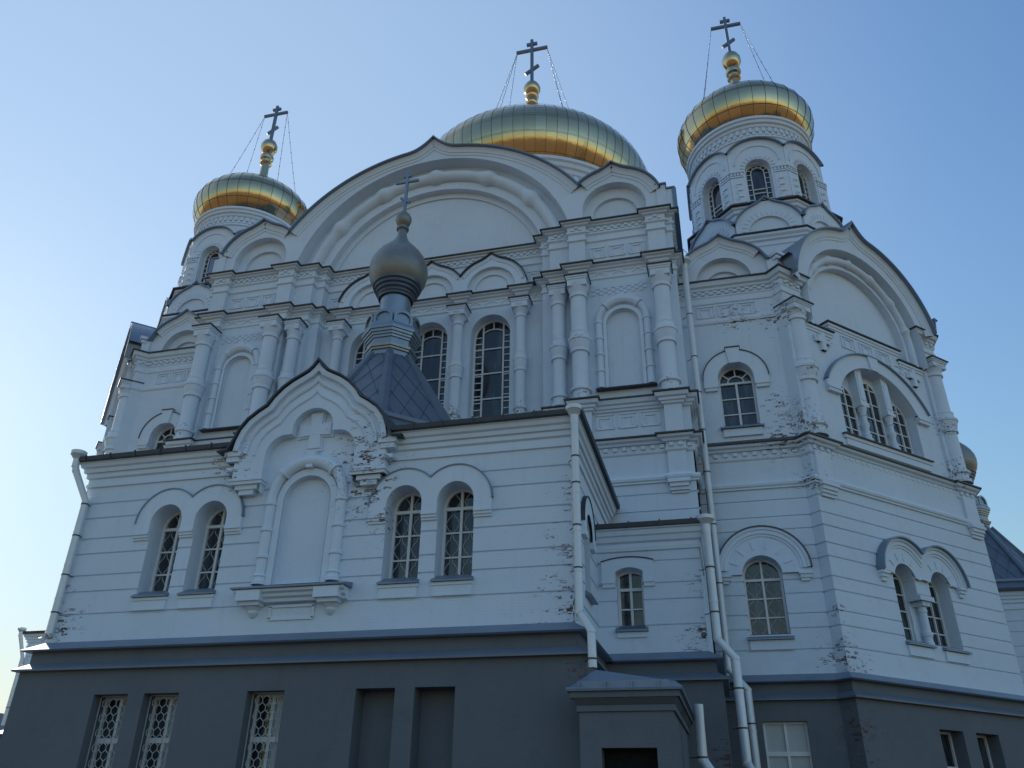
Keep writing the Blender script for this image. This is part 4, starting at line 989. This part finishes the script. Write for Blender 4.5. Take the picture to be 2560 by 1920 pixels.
    for c_ in (a, b): im = MB(); im.box(Dg, c_-.62, c_+.7, 0, .07, 5.1, 5.44); im.build('sill_apron', TRIM, root)
    metal_edge(e, Dg, out, 0, .36, .05); k, e = part(k, e, 'window_hood', emat=SHEET, imposts=imps); imps = []
    # three-light window
    region(k, Dg, [tw], [segarch(3.33, .48, 13.3, 15.3, .9, 10), segarch(4.97, .56, 13.3, 15.8, .56, 12), segarch(6.6, .48, 13.3, 15.3, .9, 10)], -.72) if False else None
    for c_ in (4.13, 5.80):
        k.box(Dg, c_-.20, c_+.20, -.56, -.17, 15.05, 16.68); k.box(Dg, c_-.25, c_+.25, -.56, -.13, 14.92, 15.06)
        k.box(Dg, c_-.12, c_+.12, -.25, -.145, 15.2, 16.4)
        k.lathe(Dg, c_, -.33, [(.2, 13.3), (.2, 13.5), (.15, 13.55), (.17, 13.7), (.12, 13.75), (.12, 14.0), (.17, 14.1), (.17, 14.2), (.12, 14.25), (.12, 14.5), (.16, 14.55), (.12, 14.6), (.2, 14.92)], 12); k, e = part(k, e, 'pillar')
    uo2 = segarch(4.97, 3.2, 15.2, 15.45, 1.9, 26); region(k, Dg, [uo2], [segarch(4.97, 2.41, 15.1, 15.3, 1.46, 24)], .02); k.reveal(Dg, uo2, .02, -.13, False)
    k.reveal(Dg, [p for p in segarch(4.97, 2.41, 15.1, 15.3, 1.46, 24) if p[1] > 15.25], .02, -.13, False)
    k.prism(Dg, [(4.74, 16.7), (4.64, 17.42), (5.30, 17.42), (5.2, 16.7)], -.13, .1)
    for x0, x1 in ((1.77, 2.57), (7.37, 8.17)): im = MB(); im.box(Dg, x0, x1, -.2, .08, 15.12, 15.22); im.box(Dg, x0+.03, x1-.03, -.2, .04, 14.98, 15.12); imps.append(im)
    metal_edge(e, Dg, uo2[1:-1], -.12, .12, .05); k, e = part(k, e, 'window_hood', emat=SHEET, imposts=imps); imps = []
    panels(k, Dg, [(3.4, 4.2), (4.55, 5.35), (5.7, 6.5)], 17.5, 18.05, -.12); k, e = part(k, e, 'panel_frieze')
    for t in (2.05, 7.9):
        for g_, w_ in ((1.0, -.02), (.72, .03)):
            k.prism(Dg, [(t-.16*g_, 16.85), (t-.16*g_, 17.7), (t+.16*g_, 17.7), (t+.16*g_, 16.85)], -.13, w_); k.prism(Dg, [(t-.45*g_, 17.2), (t-.45*g_, 17.48), (t+.45*g_, 17.48), (t+.45*g_, 17.2)], -.13, w_+.004)
        k, e = part(k, e, 'relief_cross')
    k.box(Dg, 2.3, 7.65, -.2, -.02, 13.08, 13.22); k.box(Dg, 2.4, 7.55, -.2, -.06, 12.8, 13.08)
    e.side_prism(Dg, [(-.8, 13.36), (.06, 13.26), (.06, 13.22), (-.8, 13.23)], 2.25, 7.7); k, e = part(k, e, 'sill_course')
    # great gable of the slanted wall
    W1 = .30; hw = 4.55
    gb = ogee(4.97, 4.62, 18.93, hw, .72, .9, 26)
    body = [(.42, 19.9)] + [p for p in gb if .42 < p[0] < 9.52] + [(9.52, 19.9)]
    B1 = bigarc(3.72, 18.93, 17.9, 36, 4.97); B2 = bigarc(3.02, 18.93, 17.9, 36, 4.97)
    B1u = [p for p in B1]
    region(k, Dg, [body, rect(1.0, 8.95, 17.7, 19.95)], [B1], W1-.28) if False else None
    region(k, Dg, [body], [B1], W1); k.reveal(Dg, body, W1, -.8, False); k.reveal(Dg, B1, W1, -.18, False)
    region(k, Dg, [B1, rect(1.0, 8.95, 17.9, 19.9)], [B2], -.18); k.reveal(Dg, B2, -.18, -.5, False); region(k, Dg, [B2], [], -.5)
    k.sweep(Dg, gb, [(-.44, W1-.01), (-.44, W1+.03), (-.34, W1+.05), (-.30, W1+.09), (-.08, W1+.12), (0, W1+.16), (0, W1-.01)])
    n = 60; pts = []; rad = []
    for i in range(n+1):
        an = PI-PI*i/n; pts.append(Dg.P(4.97+3.38*math.cos(an), -.12, 18.93+3.38*math.sin(an))); ph = abs(((an-PI/2)/R(25)+.5) % 1-.5); rad.append(.17+.075*max(0, 1-ph/.12)**.5)
    k.tube([Dg.P(4.97-3.38, -.12, 17.95)]+pts+[Dg.P(4.97+3.38, -.12, 17.95)], [.17]+rad+[.17], 12)
    ko = k.build('gable', TRIM, root)
    metal_edge(e, Dg, [(.1, 20.55), (.25, 20.6)] + gb[1:-1] + [(9.7, 20.6), (9.85, 20.55)], -4.2, W1+.34, .06)
    e.build('gable_roof', SHEET, ko)
    for t in (.56, LD-.56): column(Dg, t, -.04, 12.62, 17.75, .36, .68, .54); 
    column(Dg, 4.98, -.22, 5.55, 6.86, .135, .28, .25, bulb=False)
    for c_, h_ in ((3.3, .60), (4.97, .62), (6.63, .60)):
        h = arch(c_, h_, 13.36, 15.15 if c_ != 4.97 else 15.75, .66, 12)
        h = [p for p in h]
        window(Dg, h, -.53, 'plain')
    bk = MB(); region(bk, Dg, [tw], [], -.55); bk.build('wall', TRIM, root)

    # ---------------- tower
    TX, TY = (4.2, 35.9)
    T = Fr(TX, TY, 1, 0, mir)
    def octp(ap, z, n=8): return [T.P(ap/math.cos(PI/8)*math.sin(PI/8+k_*PI/4), ap/math.cos(PI/8)*math.cos(PI/8+k_*PI/4), z) for k_ in range(8)]
    tw_ = MB(); tb = MB(); eb = MB(); gables = []
    def ring(pr, closed=True): tb.grid([octp(a_, z_) for a_, z_ in pr], True)
    ring([(3.75, 18.5), (3.75, 23.75), (3.8, 23.8), (3.8, 23.88), (3.75, 23.9), (3.75, 24.05), (3.85, 24.1), (3.85, 24.2), (3.95, 24.3), (3.95, 24.42), (3.45, 24.5), (3.45, 25.7), (3.5, 25.75), (3.5, 25.85), (3.45, 25.9), (3.45, 26.05), (3.55, 26.1), (3.58, 26.25), (3.66, 26.3), (3.66, 26.42), (3.3, 26.5)])
    ed = MB(); eb.grid([octp(a_, z_) for a_, z_ in ((3.7, 26.40), (3.8, 26.42), (3.8, 26.50), (3.3, 26.56))], True); eb.grid([octp(a_, z_) for a_, z_ in ((3.9, 24.43), (4.02, 24.45), (4.02, 24.51), (3.4, 24.6))], True)
    AP = 3.33; hs = AP*.4142
    for j in range(8):
        a2 = j*PI/4; S = T.sub(0, 0, math.cos(a2), -math.sin(a2))
        h = arch(0, .62, 26.65, 28.95, .62, 14)
        kz = ogee(0, 1.62, 29.25, 1.37, .0, .5, 12)
        body = [(-hs, 26.45)] + [(max(-hs, min(hs, u)), z) for u, z in kz] + [(hs, 26.45)]
        region(tw_, S, [body], [h], AP); tw_.reveal(S, h, AP, AP-.5); tw_.reveal(S, body[1:-1], AP, AP-1.3, False)
        # pilaster strips with square sinkings, fan voussoirs, small impost cornice
        for sx in (-1, 1):
            x0, x1 = sorted((sx*.74, sx*hs))
            tw_.box(S, x0, x1-.0, AP-.05, AP+.045, 26.9, 28.45)
            for zz in (27.15, 27.55, 27.95, 28.25)[:3]:
                for q0, q1 in (((sx*1.0-.14, zz+.1), (sx*1.0+.14, zz+.1)), ((sx*1.0-.13, zz-.1), (sx*1.0-.13, zz+.1))): tw_.bar(S, q0, q1, .05, AP+.03, AP+.10)
            tw_.box(S, x0, x1, AP-.05, AP+.11, 28.78, 28.88); tw_.box(S, x0, x1, AP-.05, AP+.07, 28.5, 28.58)
            for d_ in range(4): c_ = x0+(d_+.5)*(x1-x0)/4; tw_.box(S, c_-.05, c_+.05, AP-.05, AP+.09, 28.6, 28.76)
            tw_.box(S, x0, x1, AP-.05, AP+.09, 26.55, 26.7)
        for d_ in range(13):
            an = R(-8+196*d_/12); c_, s_ = math.cos(an), math.sin(an); tw_.bar(S, (.68*c_, 28.95+.68*s_), (.86*c_, 28.95+.86*s_), .055, AP-.01, AP+.05)
        tw_.sweep(S, arch(0, 1.12, 29.3, 29.35, 1.12, 16), [(-.06, AP-.01), (-.06, AP+.05), (0, AP+.05), (0, AP-.01)])
        window(S, h, AP-.48, 'drum', zs=28.95)
        metal_edge(ed, S, [(max(-hs-.03, min(hs+.03, u)), z) for u, z in kz], AP-1.2, AP+.18, .06)
        # keel gables of the base ring
        kz2 = ogee(0, 1.58, 24.72, 1.50, .30, .6, 12); kb = [(-1.5, 24.5)] + kz2 + [(1.5, 24.5)]
        g1 = arch(0, .95, 24.5, 24.55, .95, 14); kb_, ke = MB(), MB()
        region(kb_, S, [kb], [g1], 3.80); kb_.reveal(S, g1, 3.80, 3.68); kb_.face([S.P(u, 3.68, z) for u, z in g1]); kb_.reveal(S, kb, 3.8, 3.3)
        for d_ in range(15):
            an = R(8+164*d_/14); c_, s_ = math.cos(an), math.sin(an); kb_.bar(S, (1.05*c_, 24.56+1.05*s_), (1.28*c_, 24.56+1.28*s_), .04, 3.79, 3.825)
        metal_edge(ke, S, kz2, 3.2, 3.92, .07); part(kb_, ke, 'gable', 'gable_roof', SHEET)
    part(tb, eb, 'tower_base'); part(tw_, ed, 'octagonal_drum', emat=SHEET); tw_ = MB(); ed = MB()
    tw_.lathe(T, 0, 0, [(3.05, 29.5), (3.05, 31.25), (3.12, 31.28), (3.12, 31.36), (3.06, 31.4), (3.06, 31.9), (3.15, 31.95), (3.18, 32.1), (3.28, 32.14), (3.3, 32.3), (3.38, 32.34), (3.38, 32.5)], 64)
    for d_ in range(60):
        a2 = 2*PI*d_/60; S = T.sub(0, 0, math.cos(a2), -math.sin(a2)); tw_.box(S, -.075, .075, 3.0, 3.15, 31.62, 31.88); S2 = T.sub(0, 0, math.cos(a2+PI/60), -math.sin(a2+PI/60)); tw_.box(S2, -.09, .09, 3.0, 3.11, 31.46, 31.62)
    tw_.build('drum', TRIM, root)
    c0 = T.P(0, 0, 0)
    a_, zc2, bu, bl = 3.72, 34.15, 2.25, 2.05
    pr = []
    for i in range(10): an = R(-60)*(1-i/9); pr.append((1.6+2.12*math.cos(an), zc2+2.1*math.sin(an)))
    for i in range(1, 15):
        an = PI/2*i/16; pr.append((a_*math.cos(an), zc2+bu*math.sin(an)))
    pr += [(.62, 36.52), (.45, 36.72), (.36, 37.0), (.30, 37.4)]
    dome = gold_dome(c0[0], c0[1], pr, 34, root, rings=(5, 10, 15), seam=.012, bulge=0)
    fn = MB(); fn.lathe(T, 0, 0, [(.42, 36.9), (.34, 37.4), (.28, 38.2), (.26, 38.9), (.34, 38.95), (.40, 39.05), (.34, 39.15), (.28, 39.2), (.30, 39.35), (.42, 39.45), (.46, 39.6), (.42, 39.75), (.28, 39.85), (.24, 39.95), (.36, 40.05), (.46, 40.2), (.56, 40.45), (.56, 40.7), (.44, 41.0), (.22, 41.2), (.1, 41.3)], 16, True)
    fn.tint = [.8]*len(fn.f); fn.build('finial', GOLD, dome)
    cross_finial(T, 0, 0, 41.2, 3.35, IRON, .17, dome, .9, 1)
    for sx in (-1, 1):
        for da in ((-32, 20) if sx > 0 else (212, 160)):
            an = R(da if not mir else da); ex, ey = 2.5*math.cos(an), 2.5*math.sin(an)
            chain((c0[0]+sx*.88, c0[1], 43.75+ZO), (c0[0]+ex, c0[1]+ey, 35.85+ZO), dome)
chapel(False); chapel(True)

# ---------------------------------------------------------------- main dome
cx, cy = XC, 49.5
C_ = Fr(cx, cy, 1, 0)
d = MB(); d.lathe(C_, 0, 0, [(8.6, 24), (8.6, 38.2), (8.75, 38.25), (8.75, 38.45), (8.65, 38.5), (8.65, 39.3), (8.8, 39.4), (8.85, 39.7), (9.0, 39.8), (9.05, 40.1), (9.2, 40.2), (9.2, 40.45), (8.8, 40.5)], 96)
for i in range(120):
    a2 = 2*PI*i/120; S = C_.sub(0, 0, math.cos(a2), -math.sin(a2)); d.box(S, -.13, .13, 8.6, 8.85, 38.8, 39.2); 
d.build('drum', TRIM, root)
a_, zc2, bu = 9.58, 43.6, 5.25
pr = []
for i in range(12):
    an = R(-52)*(1-i/11); pr.append((4.5+5.08*math.cos(an), zc2+4.6*math.sin(an)))
for i in range(1, 22):
    an = PI/2*i/23; pr.append((a_*math.cos(an), zc2+bu*math.sin(an)))
pr += [(.95, 49.1), (.7, 49.6), (.58, 50.3), (.5, 51.2)]
dome = gold_dome(cx, cy, pr, 76, root, rings=(4, 8, 12, 15, 18, 21, 25), seam=.011, bulge=0)
fn = MB(); fn.lathe(C_, 0, 0, [(.6, 50), (.5, 51.5), (.42, 53.5), (.4, 55.0), (.5, 55.1), (.55, 55.3), (.45, 55.45), (.42, 55.8), (.55, 55.95), (.6, 56.15), (.5, 56.35), (.45, 56.45), (.6, 56.6), (.75, 56.95), (.76, 57.2), (.6, 57.6), (.3, 57.95), (.12, 58.05)], 18)
fn.tint = [.8]*len(fn.f); fn.build('finial', GOLD, dome)
cross_finial(C_, 0, 0, 57.9, 5.65, IRON, .26, dome, 1.45, 1)
for sx in (-1, 1):
    for an in ((-35, 0, 35) if sx > 0 else (215, 180, 145)):
        chain((cx+sx*1.4, cy, 62.15+ZO), (cx+4.6*math.cos(R(an)), cy+4.6*math.sin(R(an)), 48.1+ZO), dome, .022, 12)

# ---------------------------------------------------------------- drain pipes
def drainpipe(pts, r, funnel=True, brackets=(), wall=None):
    m = MB(); m.tube(pts, r, 14, cap=False)
    P_ = [Vector(p) for p in pts]
    for a, b in zip(P_, P_[1:]):
        L = (b-a).length; n = int(L/1.25)
        for i in range(1, n+1):
            p = a.lerp(b, i/(n+1)); dr = (b-a).normalized()*.03; m.tube([p-dr, p+dr], r*1.06, 14, cap=True)
    for p, q_ in zip(P_[1:], P_[2:]):
        dr = (q_-p).normalized()*.05; m.tube([p, p+dr], r*1.07, 14, cap=True)
    o = m.build('drainpipe', PIPE, root)
    if funnel:
        t = P_[0]; f = MB(); f.tube([t+Vector((0, 0, z)) for z in (-.1, .16, .30, .31, .42, .44)], [r*1.05, r*1.1, r*2.1, r*2.25, r*2.3, r*1.9], 18); f.build('funnel', PIPE, o)
    if brackets:
        for z in brackets:
            for a, b in zip(P_, P_[1:]):
                if min(a.z, b.z) <= z+ZO <= max(a.z, b.z):
                    t = (z+ZO-a.z)/(b.z-a.z); p = a.lerp(b, t); b_ = MB(); b_.tube([p-Vector((0, 0, .02)), p+Vector((0, 0, .02))], r*1.1, 14)
                    b_.tube([p, p+Vector(wall)], .014, 6); b_.build('bracket', EDGE, o)
def W3(x, y, z): return (x, y, z+ZO)
drainpipe([W3(-3.28, 19.6, 9.55), W3(-3.28, 19.6, 4.42), W3(-2.98, 19.45, 3.95), W3(-2.98, 19.45, 3.1)], .105, True, (8.5, 7.75, 6.6, 5.5, 3.3), (-.25, .35, 0))
drainpipe([W3(-19.26, 19.6, 9.7), W3(-19.22, 19.62, 9.5), W3(-18.72, 19.84, 8.5), W3(-18.72, 19.84, 4.5), W3(-18.84, 19.74, 4.30)], .105, True, (8.4, 7.4, 6.2, 5.1), (.15, .3, 0))
drainpipe([W3(.1, 28.55, 20.55), W3(.1, 28.55, 4.4), W3(.62, 28.2, 3.72), W3(.62, 28.2, -1.2)], .125, True, (18.2, 16.2, 14.6, 13.0, 11.3, 9.3, 7.2, 2.7), (-.3, .3, 0))
drainpipe([W3(-.12, 24.25, 7.75), W3(-.12, 24.25, 4.55), W3(.30, 24.1, 4.0), W3(.30, 24.1, 1.35), W3(.6, 23.8, .8)], .125, True, (6.6, 5.3, 3.2, 2.2), (-.28, .25, 0))
drainpipe([W3(-.72, 21.0, 2.45), W3(-.72, 21.0, 1.25), W3(-.3, 20.8, .6)], .12, False, (1.3,), (-.3, .1, 0))

# ---------------------------------------------------------------- grey entrance lobby
V = Fr(-3.19, 18.7, 1, 0)
m = MB(); dr = rect(.46, 1.63, -ZO, 1.35)
region(m, V, [rect(0, 2.02, -ZO, 2.15)], [dr], 0); m.reveal(V, dr, 0, -.4)
SV = V.sub(2.02, 0, 0, -1); region(m, SV, [rect(0, 5.6, -ZO, 2.15)], [], 0)
m.side_prism(V.sub(2.02, -.6, 0, -1), [(0, -ZO), (0, 1.0), (.12, .8), (.45, -ZO)], 0, .8)
region(m, V.sub(0, -.99, 0, 1), [rect(0, .99, -ZO, 2.15)], [], 0)
lob = m.build('entrance_lobby', GREY, root)
c = MB(); pth = [(0, -.9), (0, 0), (2.02, 0), (2.02, -5.6)]
c.sweep(V, pth, [(0, 2.06), (.05, 2.07), (.05, 2.19), (.0, 2.2), (.12, 2.32), (.12, 2.34), (.17, 2.34), (.17, 2.46), (0, 2.47)], 'plan'); c.build('cornice', GREY, lob)
dd = MB(); dd.face([V.P(u, -.38, z) for u, z in dr]); dd.build('doorway', BLACK, lob)
e = MB(); e.sweep(V, pth, [(.14, 2.46), (.24, 2.47), (.25, 2.52), (.24, 2.55), (.1, 2.53)], 'plan', loop=True)
top_ = [V.P(-.15, .2, 2.55), V.P(2.2, .2, 2.55), V.P(2.2, -5.6, 2.55), V.P(-.0, -5.6, 3.0)]
rk = [V.P(.25, -.5, 3.05), V.P(.25, -5.6, 3.05)]
e.face([V.P(-.2, .22, 2.54), V.P(2.25, .22, 2.54), V.P(2.1, -.4, 2.72), V.P(.28, -.7, 3.05)]); e.face([V.P(2.25, .22, 2.54), V.P(2.25, -5.6, 2.54), V.P(.28, -5.6, 3.05), V.P(.28, -.7, 3.05), V.P(2.1, -.4, 2.72)]); e.face([V.P(-.2, .22, 2.54), V.P(.28, -.7, 3.05), V.P(-.05, -.95, 2.9), V.P(-.2, -.95, 2.54)])
for x in (.05, .62, 1.2, 1.78): e.box(V, x-.015, x+.015, .16, .27, 2.5, 2.66)
e.face([V.P(.02, .17, 2.56), V.P(2.0, .17, 2.56), V.P(1.97, .17, 2.68), V.P(.02, .17, 2.68)])
e.build('roof', SHEET, lob)
# wire between the main block and the chapel tower
w_ = MB(); a, b = Vector(W3(.1, 29.5, 22.3)), Vector(W3(1.0, 32.9, 23.9))
w_.tube([a.lerp(b, i/10)-Vector((0, 0, .15*math.sin(PI*i/10))) for i in range(11)], .014, 5); w_.build('cable', IRON, root)

# ---------------------------------------------------------------- ground, far house, bare trees
def ground_mat():
    m, n, l, p = newmat('dry_grass_and_earth'); geo = n.new('ShaderNodeNewGeometry')
    f = noise(n, l, geo.outputs['Position'], .05, 5); f2 = noise(n, l, geo.outputs['Position'], 1.3, 5)
    c1 = mixcol(n, l, f, (.26, .138, .052), (.36, .205, .088)); c2 = mixcol(n, l, f2, (.17, .105, .05), c1)
    vd = n.new('ShaderNodeVectorMath'); vd.operation = 'DISTANCE'; l.new(geo.outputs['Position'], vd.inputs[0]); vd.inputs[1].default_value = (-11, 30, 0)
    bounce_cut = math_node(n, l, 'MULTIPLY_ADD', vd.outputs['Value'], .06, math_node(n, l, 'MULTIPLY_ADD', f, 1.5, -3.2), clamp=True)     # unseen dark ground round the church, added to cut warm bounce on the walls
    c2 = mixcol(n, l, bounce_cut, mixcol(n, l, f2, (.05, .05, .05), (.08, .078, .075)), c2)
    l.new(c2, p.inputs['Base Color']); p.inputs['Roughness'].default_value = .95
    b = n.new('ShaderNodeBump'); b.inputs['Strength'].default_value = .6; l.new(f2, b.inputs['Height']); l.new(b.outputs[0], p.inputs['Normal'])
    return m
g = MB(); N = 40
for i in range(1): g.face([(-3000, -3000, 0), (3000, -3000, 0), (3000, 3000, 0), (-3000, 3000, 0)])
go = g.build('ground', ground_mat()); go['kind'] = 'structure'

def house_far(x, y, rot):
    r = D.objects.new('house', None); col.objects.link(r); r.location = (x, y, 0); r['base'] = [x, y, 0]
    r['label'] = 'low house with a dark pitched roof at the far left edge, behind the cathedral'; r['category'] = 'house'
    F = Fr(x, y, math.cos(rot), math.sin(rot)); m = MB()
    m.prism(F, [(-5, -ZO), (-5, 7.2), (0, 10.2), (5, 7.2), (5, -ZO)], -12, 0); m.build('wall', WHITE, r)
    k = MB(); k.sweep(F, [(-5.7, 6.8), (0, 10.25), (5.7, 6.8)], [(0, .5), (.16, .5), (.16, -12.5), (0, -12.5)], loop=True); k.build('roof', EDGE, r)
    for cx in (-2.6, 0, 2.6):
        for z in (.6, 4.2):
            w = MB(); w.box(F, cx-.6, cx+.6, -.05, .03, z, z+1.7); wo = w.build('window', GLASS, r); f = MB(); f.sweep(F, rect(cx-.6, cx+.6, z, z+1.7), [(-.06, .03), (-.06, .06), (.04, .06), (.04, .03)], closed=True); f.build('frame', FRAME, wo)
BARK = simple('grey_bark', (.10, .085, .07), .9, 0, 4, .3)
def bare_tree(x, y, h, seed, label):
    rnd = random.Random(seed); r = D.objects.new('bare_tree', None); col.objects.link(r); r.location = (x, y, 0); r['base'] = [x, y, 0]
    r['label'] = label; r['category'] = 'tree'
    tr = MB(); cr = MB()
    pts = [Vector((x+rnd.uniform(-.1, .1)*i, y+rnd.uniform(-.1, .1)*i, h*i/8)) for i in range(9)]
    tr.tube(pts, [h*.018*(1-i/9)+.02 for i in range(9)], 8); tr.build('trunk', BARK, r)
    def branch(p, d, L, rad, dep):
        q = [p]; dd = d.copy()
        for i in range(4):
            dd = (dd+Vector((rnd.uniform(-.25, .25), rnd.uniform(-.25, .25), rnd.uniform(-.05, .3)))).normalized(); q.append(q[-1]+dd*L/4)
        cr.tube(q, [rad*(1-i/5) for i in range(5)], 4)
        if dep:
            for i in range(1, 5):
                for _ in range(2):
                    a = (dd+Vector((rnd.uniform(-1, 1), rnd.uniform(-1, 1), rnd.uniform(-.2, .7)))).normalized(); branch(q[i], a, L*.5, rad*.5, dep-1)
    for i in range(2, 9):
        for _ in range(3):
            an = rnd.uniform(0, 2*PI); branch(pts[i], Vector((math.cos(an), math.sin(an), rnd.uniform(.3, .9))).normalized(), h*.26*(1.15-i/10), h*.005, 2)
    cr.build('crown', BARK, r)

house_far(-85.5, 80, 0)
bare_tree(-80.5, 75, 15, 3, 'leafless tree at the far left edge, standing in front of the low house roof')
bare_tree(-96, 92, 17, 5, 'leafless tree at the far left edge, standing behind the low house')
drainpipe([W3(-42.45, 42.75, 9.7), W3(-42.4, 42.8, 9.5), W3(-42.15, 43.1, 8.4), W3(-42.15, 43.1, 4.5)], .11, True, (7.5, 5.5), (.2, .3, 0))
